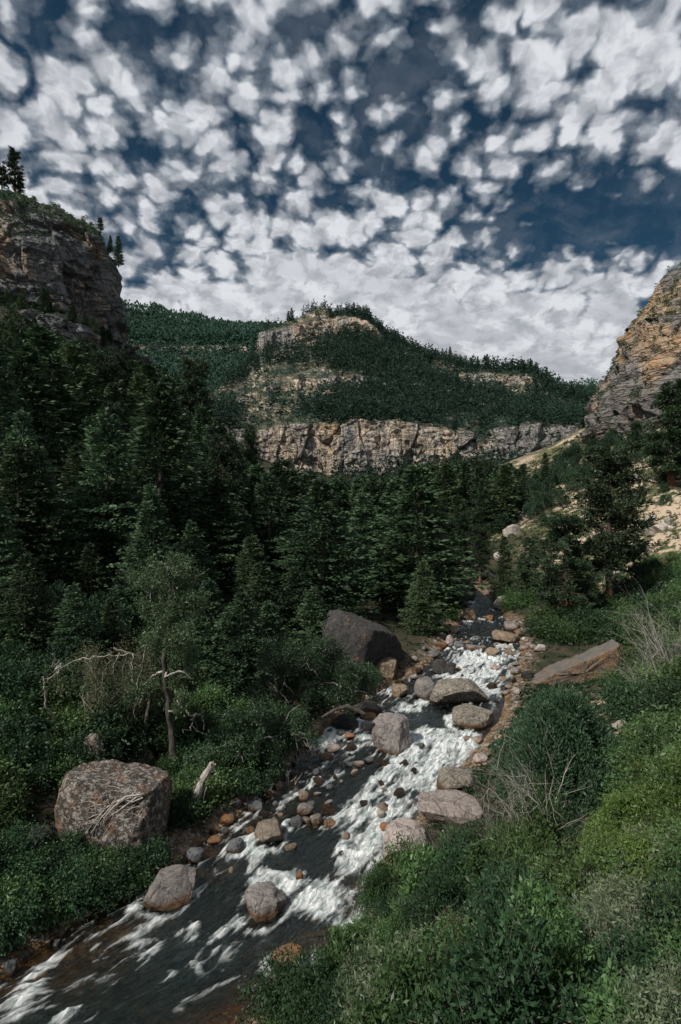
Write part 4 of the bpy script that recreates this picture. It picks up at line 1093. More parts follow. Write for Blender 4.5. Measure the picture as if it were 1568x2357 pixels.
ys = np.concatenate([np.arange(5.0, 26, 0.055), np.arange(26, 40, 0.075), np.arange(40, 66, 0.12), np.arange(66, 100, 0.5)])
NC = 300
tt_ = np.linspace(-0.12, 1.12, NC)
xl, xr, zw = riv(ys)
def smooth1(a, k=15): return np.convolve(np.pad(a, k, mode='edge'), np.ones(2 * k + 1) / (2 * k + 1), 'valid')
xl = smooth1(xl); xr = smooth1(xr); zw = smooth1(zw, 5)
WX = xl[:, None] + (xr - xl)[:, None] * tt_[None]; WY = np.repeat(ys[:, None], NC, 1); WZ = np.repeat(zw[:, None], NC, 1)
cx_ = (xl + xr) / 2; arc = np.concatenate([[0], np.cumsum(np.hypot(np.diff(cx_), np.diff(ys)))])
U = (tt_[None] - 0.5) * (xr - xl)[:, None]; Vv = np.repeat(arc[:, None], NC, 1)
x, y, u, v = WX.ravel(), WY.ravel(), U.ravel(), Vv.ravel()
dirx = np.gradient(cx_, arc); diry = np.gradient(ys, arc)
cov = 0.11 + 0.14 * fbm(np.column_stack([u * .25, v * .15, u * 0]), 3, 38)
for px, py, la, wa, st in foam_spots():
    q = water_px(px, py); k = int(np.argmin(np.abs(ys - q[1]))); tx, ty = dirx[k], diry[k]
    rx, ry = x - q[0], y - q[1]; a_ = rx * tx + ry * ty; b_ = -rx * ty + ry * tx
    cov += st * 0.72 * np.exp(-((a_ / (la * 1.1)) ** 2 + (b_ / (wa * 1.1)) ** 2)) * (1 if st > 0.6 else .9)
for px, py, la, wa, st in [(970, 1655, 1.3, 1.7, .7), (1010, 1640, 1.0, 1.2, .4), (800, 1800, 2.2, 1.0, .45), (760, 1850, 1.6, .9, .35), (720, 1960, 1.2, 1.0, .5), (860, 1760, 1.0, .9, .35), (1120, 1450, 2.5, 1.5, .5), (640, 2000, .7, .6, .3), (930, 1870, .8, .5, .25), (700, 2160, .9, 1.0, .35)]:
    q = water_px(px, py); k = int(np.argmin(np.abs(ys - q[1]))); tx, ty = dirx[k], diry[k]
    rx, ry = x - q[0], y - q[1]; a_ = rx * tx + ry * ty; b_ = -rx * ty + ry * tx
    cov -= st * np.exp(-((a_ / la) ** 2 + (b_ / wa) ** 2))
cov = np.minimum(cov, 0.72)
for sx_, sy_, sz_, sr_ in STONES:
    k = int(np.argmin(np.abs(ys - sy_))); tx, ty = dirx[k], diry[k]
    rx, ry = x - sx_, y - sy_; a_ = rx * tx + ry * ty; b_ = -rx * ty + ry * tx
    d_ = np.hypot(a_ + sr_ * 0.3, b_)
    cov += 0.30 * min(1, sr_ * 2.2) * np.exp(-((d_ - sr_ * 1.05) / (0.10 + 0.16 * sr_)) ** 2) + 0.22 * min(1, sr_ * 2) * np.exp(-((a_ + sr_ * 2.2) / (sr_ * 1.6)) ** 2 - (b_ / (sr_ * 0.8)) ** 2)
wu = u + 0.5 * fbm(np.column_stack([u * .7, v * .35, u * 0]), 3, 31) ; wv = v + 0.9 * fbm(np.column_stack([u * .6, v * .4, u * 0]), 3, 32)
n1 = fbm(np.column_stack([wu * 1.3, wv * 0.5, u * 0]), 5, 33, 0.55); n2 = ridged(np.column_stack([wu * 2.4, wv * 0.8, u * 0]), 3, 34)
n3 = fbm(np.column_stack([wu * 6, wv * 2.0, u * 0]), 3, 35, 0.6)
strand = 0.55 * n1 + 0.42 * n2 + 0.28 * n3
foam = sstep(cov * 1.3 + strand * 1.25 - 0.57, -0.05, 0.85)
gzw = ground_z(x, y); dep = WZ.ravel() - gzw
edge = sstep(dep, -0.05, 0.12)
foam = foam * np.clip(edge * 1.2, 0, 1)
calm = sstep(y, 14, 20)
cc = np.clip(cov, 0, 1)
wave = fbm(np.column_stack([wu * 1.0, wv * 0.8, u * 0]), 4, 36) * (0.035 + 0.16 * cc) + ridged(np.column_stack([wu * 2.2, wv * 2.0, u * 0]), 3, 37) * (0.012 + 0.13 * cc) + n3 * (0.008 + 0.05 * cc) + cc * 0.06
wz = WZ.ravel() + wave * sstep(dep, -0.1, 0.25) - 0.03 + foam * 0.03
def water_mat():
    m, n, out = new_mat("river_water")
    fo = n.attr('foam'); dp = n.attr('depth')
    uvn = n.new('ShaderNodeUVMap'); uvn.uv_map = 'flow'
    mp = n.mapping(uvn.outputs[0], scale=(1, 0.40, 1)); f0 = n.noise(mp, 2.0, 4, 0.6, 0.5)
    f1 = n.noise(mp, 5.0, 5, 0.65, 0.6); f2 = n.noise(mp, 13, 4, 0.65, 0.5)
    b1 = n.bump(n.math('ADD', f1, n.math('MULTIPLY_ADD', f0, 1.5, n.math('MULTIPLY', f2, 0.45))), 1.0, 0.16)
    deepf = n.rng(dp, 0.12, 1.0)
    tint = n.mix(deepf, (0.85, 0.68, 0.42), (0.22, 0.22, 0.13))
    trn = n.new('ShaderNodeBsdfTransparent'); n.set(trn.inputs[0], tint)
    body = n.new('ShaderNodeBsdfDiffuse'); n.set(body.inputs[0], n.mix(n.rng(n.math('MULTIPLY_ADD', f1, 0.5, n.math('MULTIPLY', f0, 0.5)), 0.4, 0.62), (0.005, 0.013, 0.012), (0.030, 0.055, 0.046)))
    gl = n.new('ShaderNodeBsdfGlossy'); gl.inputs['Roughness'].default_value = 0.09; n.set(gl.inputs['Normal'], b1); gl.inputs[0].default_value = (0.34, 0.39, 0.40, 1)
    fr = n.new('ShaderNodeFresnel'); fr.inputs[0].default_value = 1.33; n.set(fr.inputs['Normal'], b1)
    m1 = n.new('ShaderNodeMixShader'); n.set(m1.inputs[0], n.math('MULTIPLY', deepf, 0.55)); n.l.new(trn.outputs[0], m1.inputs[1]); n.l.new(body.outputs[0], m1.inputs[2])
    m2 = n.new('ShaderNodeMixShader'); n.set(m2.inputs[0], n.math('MULTIPLY', fr.outputs[0], 1.1, clamp=True)); n.l.new(m1.outputs[0], m2.inputs[1]); n.l.new(gl.outputs[0], m2.inputs[2])
    fm = n.new('ShaderNodeBsdfPrincipled'); n.set(fm.inputs['Base Color'], n.mix(n.rng(f1, 0.36, 0.60), (0.30, 0.38, 0.38), (0.84, 0.86, 0.86))); fm.inputs['Roughness'].default_value = 0.6
    n.set(fm.inputs['Normal'], n.bump(n.math('ADD', f1, n.math('MULTIPLY', f2, 0.5)), 0.9, 0.18))
    ff = n.math('ADD', fo, n.math('MULTIPLY', n.math('SUBTRACT', f2, 0.5), 0.4)); ff = n.math('ADD', ff, n.math('MULTIPLY', n.math('SUBTRACT', f1, 0.5), 1.0))
    fx = n.math('MULTIPLY', n.rng(ff, 0.06, 1.0), n.rng(fo, 0.0, 0.12, 0.12, 1))
    m3 = n.new('ShaderNodeMixShader'); n.set(m3.inputs[0], fx); n.l.new(m2.outputs[0], m3.inputs[1]); n.l.new(fm.outputs[0], m3.inputs[2])
    n.l.new(m3.outputs[0], out.inputs[0]); return m
me = mesh_np("river", np.column_stack([x, y, wz]), grid_faces(len(ys), NC)[:, ::-1], water_mat(), {'foam': ('POINT', foam), 'depth': ('POINT', np.clip(dep, 0, 3))}, smooth=True, uv=np.column_stack([u, v]))
struct("river", me)

# ------------------------------------------------------------------ far woods (past counting): one object per wood
def cone_tpl(seed, tiers, pts, R=0.20, jag=0.35, h=1.0):
    rng = np.random.default_rng(seed); V = []; F = []; T = []
    for k in range(tiers):
        t0 = 0.06 + 0.86 * k / tiers; z1 = min(1.0, t0 + 1.7 / tiers); r = R * (1 - t0) ** 0.8 + 0.015
        b = len(V); V.append((rng.normal() * .012, rng.normal() * .012, z1 * h)); T.append(0.9)
        for j in range(pts):
            a = 2 * math.pi * (j + rng.random() * 0.5) / pts; q = r * (1 + jag * rng.normal() * 0.6) * (1.0 if j % 2 else 0.62)
            V.append((q * math.cos(a), q * math.sin(a), (t0 + rng.normal() * 0.02 - (0.03 if j % 2 else 0)) * h)); T.append(0.25 + 0.4 * rng.random())
        for j in range(pts): F.append((b, b + 1 + j, b + 1 + (j + 1) % pts))
    return np.array(V), np.array(F), np.array(T)
def sample_sheet(V, N, n_, rng, wfun):
    A = np.linalg.norm(np.cross(V[1:, :-1] - V[:-1, :-1], V[:-1, 1:] - V[:-1, :-1]), axis=-1)
    C = V[:-1, :-1]; Nn = N[:-1, :-1]
    # area as it counts on level ground
    w_ = A * np.abs(Nn[..., 2]) * wfun(C, Nn); w_ = w_.ravel() / w_.sum()
    idx = rng.choice(len(w_), n_, p=w_); i, j = np.unravel_index(idx, A.shape)
    a, b = rng.random((2, n_, 1))
    return V[i, j] + (V[i + 1, j] - V[i, j]) * a + (V[i, j + 1] - V[i, j]) * b
def to_px(C): return 784 + C[..., 0] / C[..., 1] * FPX, 1178.5 - (C[..., 2] - CZ) / C[..., 1] * FPX
def dens_massif(C, N):
    px, py = to_px(C); p = C.reshape(-1, 3)
    nse = fbm(p / 45, 3, 61).reshape(px.shape); n2_ = fbm(p / 14, 3, 62).reshape(px.shape)
    flat = 1 - sstep(1 - np.abs(N[..., 2]), 0.38, 0.62)
    belt = np.exp(-((px - 930) / 150) ** 2) * 0.9 + np.exp(-((px - 1290) / 90) ** 2) * 0.6 + np.exp(-((px - 560) / 70) ** 2 - ((py - 850) / 50) ** 2) * .5
    gap = np.exp(-((px - 650) / 170) ** 2 - ((py - 910) / 70) ** 2) * 0.75 + np.exp(-((px - 1100) / 110) ** 2 - ((py - 880) / 25) ** 2) * 0.7 + np.exp(-((px - 1050) / 300) ** 2 - ((py - 970) / 14) ** 2) * .5
    gap = gap + np.exp(-((px - 730) / 110) ** 2 - ((py - 735) / 26) ** 2) * 0.9
    return flat * np.clip(sstep(0.40 + belt - gap * 0.85 + nse * 0.9 + n2_ * 0.35, 0.15, 0.6) + 0.05, 0, 1.1)
rng = np.random.default_rng(77)
tpls = [small(fir(60 + k, 10.0, 1.7 + 0.3 * (k % 4), 190, 1.05, power=0.8)[1], 10) for k in range(6)]
tplF = [small(fir(70 + k, 10.0, 2.0, 60, 2.1, power=0.8)[1], 10) for k in range(4)]
def wood(name, V, N, n_, wf, tp, hmin, hmax, label, mat):
    P_ = sample_sheet(V, N, n_, rng, wf); parts = []
    for k, t in enumerate(tp):
        q = P_[k::len(tp)]; h =1.15* rng.uniform(hmin, hmax, len(q)) * rng.uniform(0.75, 1.1, len(q)); q = q - (0, 0, 0.3)
        parts.append(scatter(t, q, np.column_stack([h * rng.uniform(.8, 1.25, len(q)), h]), rng.random(len(q)) * 6.28, rng))
    v, f, t = join(parts)
    tag(link(name, mesh_np(name, v, f, mat, {'tone': ('POINT', t)})), label, "forest", kind='stuff')
wood("mountain_forest", VM, NM, 13000, dens_massif, tpls, 7, 14, "conifers covering the slopes of the flat topped mountain", M_farfir)
wood("mountain_scrub", VM, NM, 6000, lambda C, N: (1 - sstep(1 - np.abs(N[..., 2]), 0.5, 0.75)) * (0.35 + sstep(fbm(C.reshape(-1, 3) / 20, 3, 64).reshape(C.shape[:2]), -.2, .3)), [small(juniper(301, 10, 7, 90, 3.2, 7)[1], 10), small(juniper(302, 10, 8, 90, 3.2, 6)[1], 10)], 1.4, 3.6, "low dark scrub dotted over the flat topped mountain", M_farfir)
wood("far_mountain_forest", VF, NF_, 15000, lambda C, N: (to_px(C)[1] < 960) * (1 - sstep(1 - np.abs(N[..., 2]), 0.5, 0.8)) * np.clip(sstep(0.85 + fbm(C.reshape(-1, 3) / 90, 3, 65).reshape(C.shape[:2]), 0.1, 0.5), 0.1, 1), tplF, 16, 25, "green conifer forest covering the farthest mountain", M_farfir)
wood("far_ridge_forest", VG, NG, 1500, lambda C, N: (to_px(C)[1] < 960) * (1 - sstep(1 - np.abs(N[..., 2]), 0.4, 0.7)), tplF, 9, 15, "conifers on the small ridge beside the tall cliff", M_farfir)
for nm, V_, N_, cnt, lab, lo_, hi_ in (("left_cliff_scrub", VL, NL, 2300, "dark bushes growing on the ledges and crest of the leaning grey cliff", .8, 2.2), ("right_cliff_scrub", VR, NR, 2300, "dark bushes growing on the ledges of the banded tan cliff", .8, 2.2)):
    def wf(C, N, V_=V_): return (1 - sstep(1 - np.abs(N[..., 2]), 0.45, 0.85)) * (0.15 + sstep(fbm(C.reshape(-1, 3) / 9, 3, 66).reshape(C.shape[:2]), -0.1, 0.3)) * (1 / np.maximum(1, (C[..., 1] / 165) ** 6))
    P_ = sample_sheet(V_, N_, cnt, rng, wf); s_ = rng.uniform(lo_, hi_, cnt) * rng.uniform(.5, 1, cnt)
    q1 = juniper(300, 1.0, 0.55, 110, 0.24, 7)[1]
    v, f, t = scatter(q1, P_ - (0, 0, .15), s_, rng.random(cnt) * 6.28, rng)
    tag(link(nm, mesh_np(nm, v, f, M_fir, {'tone': ('POINT', t)})), lab, "bushes", kind='stuff')

# ------------------------------------------------------------------ tree and shrub kinds
FIR = [tree_proto("fir_tree", *fir(s, 12, R, 10000, 0.40, irregular=.3), M_bark, M_fir) for s, R in ((1, 3.0), (2, 2.6), (3, 3.3), (4, 2.3), (5, 2.9))]
FIRN = [tree_proto("fir_tree", *fir(s, 12, R, 13000, 0.36, irregular=.3), M_bark, M_fir) for s, R in ((11, 3.1), (12, 2.7), (13, 3.4))]
PINE = [tree_proto("pine_tree", *ponderosa(s, 15, R, 14000, 0.36, base=b, lean=l), M_barkR, M_pine) for s, R, b, l in ((1, 3.4, .28, 0.0), (2, 3.9, .16, -.06), (3, 2.8, .30, 0.02), (4, 2.4, .12, 0))]
JUN = [tree_proto("juniper_bush", *juniper(s, 2.2, 1.3, 2600, 0.20, 16), M_bark, M_jun, 'stem', 'foliage') for s in (1, 2, 3)]
SHD = [tree_proto("leafy_shrub", *shrub(s, 2.0, 1.6, 3600, 0.17, 46), M_twig, M_leafD, 'stems', 'foliage') for s in (1, 2, 3, 4)]
SHG = [tree_proto("leafy_shrub", *shrub(s, 2.0, 1.6, 3600, 0.17, 46), M_twig, M_leaf, 'stems', 'foliage') for s in (5, 6, 7)]
SHY = [tree_proto("leafy_shrub", *shrub(s, 2.0, 1.5, 4200, 0.15, 46, 0.35, droop=.3), M_twig, M_leafY, 'stems', 'foliage') for s in (8, 9)]
NWG = [tree_proto("willow_shrub", *shrub(s, 1.9, 1.25, 8500, 0.115, 90, 0.34, spread=.105, stems=14, stem_r=.010), M_twig, M_leaf, 'stems', 'foliage') for s in (21, 22)] + [tree_proto("willow_shrub", *shrub(23, 2.1, 1.2, 4800, 0.165, 60, 0.42, spread=.12, stems=10, stem_r=.012), M_twig, M_leaf, 'stems', 'foliage')]
NWD = [tree_proto("willow_shrub", *shrub(s, 1.9, 1.25, 8500, 0.105, 90, 0.40, spread=.105, stems=14, stem_r=.010), M_twig, M_leafD, 'stems', 'foliage') for s in (24, 25)]
NWS = [tree_proto("willow_shrub", *shrub(s, 1.7, 1.2, 7500, 0.11, 80, 0.28, spread=.11, stems=14, stem_r=.010), M_twig, M_leafS, 'stems', 'foliage') for s in (26, 27)]
NWY = [tree_proto("willow_shrub", *shrub(s, 1.7, 1.2, 7500, 0.12, 80, 0.28, droop=.4, spread=.105, stems=12, stem_r=.010), M_twig, M_leafY, 'stems', 'foliage') for s in (28, 29)]

def in_poly(px, py, poly):
    c = False; j = len(poly) - 1
    for i in range(len(poly)):
        xi, yi = poly[i]; xj, yj = poly[j]
        if (yi > py) != (yj > py) and px < (xj - xi) * (py - yi) / (yj - yi + 1e-9) + xi: c = not c
        j = i
    return c
def plant_px(poly, n_, protos, smin, smax, label, cat, group, seed, mind=0.6, name=None, sz=(0.8, 1.15), clear=True):
    """bushes rooted where the photograph shows their patch, spread evenly over it"""
    rng = np.random.default_rng(seed); P_ = []; xs = [p[0] for p in poly]; ys_ = [p[1] for p in poly]; tries = 0
    while len(P_) < n_ and tries < n_ * 60:
        tries += 1
        px, py = rng.uniform(min(xs), max(xs)), rng.uniform(min(ys_), max(ys_))
        if not in_poly(px, py, poly): continue
        q = ray_px(px, py)
        if q is None: continue
        xl, xr, zw = riv(q[1]); s = rng.uniform(smin, smax)
        if xl + 0.1 < q[0] < xr - 0.1: continue
        if any((q[0] - a[0]) ** 2 + (q[1] - a[1]) ** 2 < (mind * s) ** 2 for a in P_): continue
        P_.append((q[0], q[1]))
        pr = protos[int(rng.integers(len(protos)))]
        put(pr, (q[0], q[1], q[2] - 0.05), rng.random() * 6.28, (s, s, s * rng.uniform(*sz)), (rng.normal() * .06, rng.normal() * .06), label, cat, group, name)
    return P_

# ------------------------------------------------------------------ conifers one by one
ENV = np.array([(-400, 640), (0, 705), (60, 740), (130, 775), (200, 800), (300, 828), (360, 850), (420, 880), (480, 950), (520, 1000), (600, 1085), (700, 1100), (860, 1104), (920, 1085), (1000, 1068), (1100, 1065), (1200, 1075), (1260, 1095), (1300, 1150), (1600, 1200)])
LOW = np.array([(-400, 1600), (0, 1500), (65, 1480), (85, 1275), (230, 1275), (240, 1340), (330, 1330), (345, 1450), (480, 1440), (600, 1500), (730, 1480), (760, 1370), (930, 1385), (970, 1490), (1030, 1440), (1060, 1375), (1110, 1395), (1130, 1330), (1150, 1250), (1180, 1180), (1300, 1000)])
CON = []
def conifer(x, y, h, pr, base_h, label, cat, group, wide=1.0, rz=None, tilt=(0, 0)):
    s = h / base_h; z = gz1(x, y)
    CON.append((x, y)); return put(pr, (x, y, z - 0.1), RNG.random() * 6.28 if rz is None else rz, (s * wide, s * wide, s), tilt, label, cat, group)
def conifer_px(px, base, top, pr, base_h, label, cat="tree", group=None, wide=1.0, d=None, **kw):
    if d is None: q = ray_px(px, base)
    else: x = (px - 784) / FPX * d; q = np.array([x, d, gz1(x, d)])
    h = q[2] and ((1178.5 - top) / FPX * q[1] + CZ - q[2])
    return conifer(q[0], q[1], h, pr, base_h, label, cat, group, wide, **kw)
KEY = [
 (456, 1100, 832, PINE[3], 15, "tall narrow pine rising above the rest at the end of the dark slope", 1.0, 100),
 (650, 1420, 1056, FIRN[0], 12, "broad symmetrical fir in front of the pale cliff band's end", 1.7, 62),
 (505, 1440, 1098, FIRN[1], 12, "dense dark fir with a blunt top beside the broad symmetrical fir", 1.75, 52),
 (318, 1400, 1018, FIRN[2], 12, "large fir with a pointed crown above the rusty outcrop", 1.5, 62),
 (575, 1260, 985, PINE[2], 15, "thin topped pine standing against the grey cliff band", .8, 110),
 (930, 1400, 1175, FIRN[1], 12, "dark fir crowding the giant dark boulder's far side", 1.7, 68),
 (975, 1500, 1290, FIRN[0], 12, "low dark fir leaning over the stream bend", 1.35, 50),
 (830, 1380, 1160, FIRN[2], 12, "wide fir directly behind the giant dark boulder", 1.7, 72),
 (1062, 1352, 1180, PINE[0], 15, "straight pine with bare reddish trunk by the standing grey rock", 1.1, 84),
 (1030, 1378, 1200, PINE[2], 15, "slimmer pine with bare reddish trunk at the stream bend", 1.2, 78),
 (1105, 1372, 1215, PINE[0], 15, "mid height pine between the standing rock and the narrow fir", 1.0, 76),
 (1215, 1400, 1240, PINE[3], 15, "dark full pine at the foot of the cream scree", 1.3, 62),
 (1160, 1402, 1232, FIRN[1], 12, "narrow fir growing at the foot of the cream scree", .9, 64),
 (1404, 1432, 1038, PINE[0], 15, "tallest ponderosa pine with orange trunk in the brush of the near bank", 1.1, 53),
 (1305, 1458, 1190, PINE[1], 15, "leaning bushy pine with orange trunk foot beside the tallest ponderosa", 1.35, 52),
 (1365, 1040, 1000, PINE[3], 15, "small pine against the foot of the banded cliff", 1.4, None),
 (1545, 1120, 885, PINE[3], 15, "black looking pine on the slope under the banded cliff, at the picture's edge", 1.6, None),
 (1465, 1065, 975, PINE[2], 15, "middle sized pine in front of the banded cliff", 1.4, None),
 (1205, 1240, 1095, FIR[1], 12, "fir on the saddle where the scree meets the valley woods", 1.2, 105),
 (1255, 1180, 1040, FIR[3], 12, "pointed fir on the crest of the grassy slope", 1.0, 118),
 (1180, 1200, 1075, FIR[2], 12, "fir standing just behind the pale ridge outcrop", 1.0, 128),
]
for px, ba, tp, pr, bh, lab, wd, d in KEY: conifer_px(px, ba, tp, pr, bh, lab, wide=wd, d=d)
for px, ba, tp, d, wd, k in [(40, 1440, 1020, 40, 1.5, 0), (130, 1330, 960, 55, 1.4, 1), (20, 1300, 880, 58, 1.4, 2), (215, 1290, 1010, 62, 1.4, 0), (90, 1180, 830, 76, 1.4, 1), (260, 1180, 880, 80, 1.4, 2), (180, 1100, 800, 92, 1.4, 0), (400, 1330, 1010, 66, 1.4, 1), (440, 1470, 1200, 46, 1.5, 2), (580, 1450, 1230, 48, 1.6, 0), (735, 1440, 1190, 58, 1.6, 1), (545, 1350, 1090, 72, 1.5, 2), (760, 1400, 1130, 76, 1.5, 0), (880, 1330, 1180, 90, 1.5, 1), (350, 1240, 930, 82, 1.4, 2), (-20, 1480, 1120, 36, 1.5, 1), (600, 1480, 1290, 43, 1.7, 2), (680, 1490, 1300, 44, 1.5, 1), (480, 1560, 1330, 37, 1.6, 0), (555, 1570, 1360, 36, 1.6, 2), (620, 1560, 1380, 38, 1.6, 1), (60, 1560, 1270, 33, 1.5, 2), (170, 1560, 1340, 33, 1.5, 0), (255, 1540, 1370, 35, 1.5, 1), (720, 1510, 1350, 42, 1.6, 0)]:
    conifer_px(px, ba, tp, FIRN[k], 12, "big full crowned fir on the left wooded slope", wide=wd * .9, d=d, group="big firs on the wooded slope")
rng = np.random.default_rng(314)
cand = []
for k in range(60000):
    y = 36 + 124 * rng.random() ** 0.8; x = rng.uniform(-0.68 * y - 2, 0.36 * y)
    cand.append((x, y))
cand = np.array(cand); cz_ = ground_z(cand[:, 0], cand[:, 1])
cpx, cpy = to_px(np.column_stack([cand, cz_])); env = np.interp(cpx, ENV[:, 0], ENV[:, 1]); low = np.interp(cpx, LOW[:, 0], LOW[:, 1])
xl, xr, zw = riv(cand[:, 1]); offr = np.maximum(xl - cand[:, 0], cand[:, 0] - xr)
ok = (cpy < low) & (offr > 2.2) & ((cand[:, 0] < xr + 26 + 0 * cand[:, 0]) | (cand[:, 1] > 110)) & (cpx > -120) & ~((cpx > 985) & (cand[:, 1] < 100))
GRP = [("dark firs high on the slope under the grey cliff", "dark fir high on the wooded slope under the leaning grey cliff", lambda px, d: px < 420 and d > 80),
       ("firs on the lower wooded slope", "dark fir on the lower wooded slope beside the rusty outcrop", lambda px, d: px < 420),
       ("firs between the slope and the giant boulder", "dark fir in the thick stand behind the giant dark boulder", lambda px, d: px < 800 and d < 90),
       ("firs at the end of the wooded slope", "dark fir at the far end of the wooded slope by the pale cliff band", lambda px, d: px < 640),
       ("firs on the valley floor", "dark fir on the valley floor between the stream bend and the pale cliff band", lambda px, d: True)]
nput = 0
order = rng.permutation(np.nonzero(ok)[0])
order = order[np.argsort(cand[order, 1] * rng.uniform(0.6, 1.4, len(order)))]
for i in order:
    x, y = cand[i]; md = (4.6 if y < 100 else 3.6) + rng.random() * 3.0 * rng.random()
    if any((x - a[0]) ** 2 + (y - a[1]) ** 2 < md * md for a in CON): continue
    hmax = (1178.5 - env[i] + rng.normal() * 8) / FPX * y + CZ - cz_[i]
    h = min(rng.uniform(9, 20) if y > 50 else rng.uniform(7, 14), hmax)
    if h < 3.2: continue
    g_ = [g for g in GRP if g[2](cpx[i], y)][0]
    pine = rng.random() < 0.12
    pr = PINE[int(rng.integers(2, 4))] if pine else FIRN[int(rng.integers(3))] if y < 58 else FIR[int(rng.integers(5))]
    lab = g_[1].replace("dark fir", "loose crowned pine") if pine else g_[1]
    conifer(x, y, h, pr, 15 if pine else 12, lab, "tree", g_[0] + (" (pines)" if pine else ""), wide=(rng.uniform(.75, 1.0) if pine else rng.uniform(1.0, 1.75)) * (1.25 if h < 7 else 1))
    nput += 1
    if nput >= 285: break
print("conifers", nput, "last y", y)
# the woods beyond, too many to single out
mids = [small(fir(50 + k, 10.0, 2.6 - .3 * k, 700, 0.72, irregular=.3)[1], 10) for k in range(3)]
P_ = []
for k in range(16000):
    y = 100 + 280 * rng.random(); x = rng.uniform(-0.5 * y, 0.42 * y); P_.append((x, y))
P_ = np.array(P_); pz = ground_z(P_[:, 0], P_[:, 1]); ppx, ppy = to_px(np.column_stack([P_, pz])); en = np.interp(ppx, ENV[:, 0], ENV[:, 1])
used = []; grid = {}
for x, y in CON: grid.setdefault((int(x // 4), int(y // 4)), []).append((x, y))
keep = []
for k in range(len(P_)):
    x, y = P_[k]
    hm = (1178.5 - en[k] + 6 * rng.normal()) / FPX * y + CZ - pz[k]
    if hm < 4.5 or (ppx[k] > 1120 and y < 125) or ppy[k] > np.interp(ppx[k], LOW[:, 0], LOW[:, 1]): continue
    kx, ky = int(x // 4), int(y // 4)
    if any((x - a[0]) ** 2 + (y - a[1]) ** 2 < 13 for i in (-1, 0, 1) for j in (-1, 0, 1) for a in grid.get((kx + i, ky + j), ())): continue
    grid.setdefault((kx, ky), []).append((x, y)); keep.append((x, y, pz[k] - .2, min(rng.uniform(6, 16), hm)))
    if len(keep) >= 1500: break
keep = np.array(keep); print("valley wood", len(keep))
parts = [scatter(mids[k], keep[k::3, :3], np.column_stack([keep[k::3, 3] * rng.uniform(.85, 1.45, len(keep[k::3])), keep[k::3, 3]]), rng.random(len(keep[k::3])) * 6.28, rng) for k in range(3)]
v, f, t = join(parts)
tag(link("valley_forest", mesh_np("valley_forest", v, f, M_fir, {'tone': ('POINT', t)})), "dense conifer wood filling the valley below the pale cliff band", "forest", kind='stuff')
# lone trees on the skylines
def sky_tree(px, V, h, pr, bh, lab, wide=1.0, row=None, dpy=4, group=None):
    X, Y = to_px(V); m_ = np.abs(X - px) < 4; yy = np.where(m_, Y, 1e9); k = np.unravel_index(np.argmin(yy), yy.shape); q = V[k]
    put(pr, q - (0, 0, 0.4), RNG.random() * 6.28, (h / bh * wide, h / bh * wide, h / bh), (0, 0), lab, "tree", group)
sky_tree(32, VL, 12.5, PINE[3], 15, "tall pine alone on the crest of the leaning grey cliff", 1.25)
sky_tree(8, VL, 8, PINE[2], 15, "shorter pine close to the tall one on the cliff crest", 1.4)
sky_tree(52, VL, 4.5, PINE[3], 15, "stunted pine on the edge of the cliff crest", 1.6)
sky_tree(232, VL, 5, PINE[2], 15, "small pine clinging to the cliff's steep outer edge", 1.2)
sky_tree(270, VL, 9, FIR[3], 12, "fir at the foot of the cliff's outer edge", 1.0)
sky_tree(255, VL, 6, FIR[1], 12, "small fir beside the foot of the cliff's outer edge", 1.0)
sky_tree(1203, VM, 12, PINE[0], 15, "lone umbrella shaped pine on the long ridge", 1.3)
for k, px in enumerate((965, 1005, 1040, 1062, 1100, 1125, 880, 660, 668, 1180, 1225, 1262)):
    sky_tree(px, VM, 11 + (k % 3) * 3, (PINE[3], FIR[3], FIR[1])[k % 3], (15, 12, 12)[k % 3], "small tree standing out on the skyline of the flat topped mountain", 1.0, group="trees on the mountain skyline" )

# firs along the ledge under the leaning cliff
X_, Y_ = to_px(VL); kk = np.argwhere((NL[..., 2] > 0.35) & (X_ > -60) & (X_ < 290) & (Y_ > 690) & (Y_ < 880)); rng = np.random.default_rng(8); done = []
for k in rng.permutation(len(kk)):
    q = VL[kk[k][0], kk[k][1]]
    if len(done) >= 34: break
    if any(np.hypot(*(q[:2] - a[:2])) < 2.6 for a in done): continue
    done.append(q); h = rng.uniform(5, 9) * (0.75 if to_px(q)[0] > 120 else 1)
    put(FIR[int(rng.integers(5))], q - (0, 0, .4), rng.random() * 6.28, (h / 12 * 1.15, h / 12 * 1.15, h / 12), (0, 0), "dark fir rooted on the ledge under the leaning grey cliff", "tree", "firs on the ledge under the leaning grey cliff")

# ------------------------------------------------------------------ bushes, patch by patch
plant_px([(-60, 1960), (120, 1960), (380, 2000), (330, 2045), (200, 2085), (60, 2150), (-60, 2210)], 34, SHD[:2] + SHG[:1], 0.50, 0.75, "dark leafy bush on the low bank in front of the huge boulder", "shrub", "low bushes in front of the huge boulder", 1, 0.9)
plant_px([(-60, 1480), (330, 1520), (380, 1640), (250, 1800), (130, 1800), (-60, 1930)], 50, SHD + SHG[:1] + JUN[:1], 0.6, 1.3, "dark bush on the shaded slope above the huge boulder", "shrub", "bushes on the shaded slope above the huge boulder", 2, 1.0)
plant_px([(380, 1560), (620, 1600), (660, 1740), (560, 1830), (500, 1860), (470, 1930), (400, 1940), (380, 1800)], 34, SHG + SHD[:1], 0.6, 1.0, "green bush on the bank between the split stump and the leaning tree", "shrub", "bushes between the split stump and the leaning tree", 3, 0.9)
plant_px([(600, 1420), (760, 1470), (860, 1570), (760, 1640), (640, 1620), (560, 1560)], 22, SHD, 0.7, 1.1, "dark bush on the bank left of the giant leaning boulder", "shrub", "bushes by the giant leaning boulder", 4, 1.0)
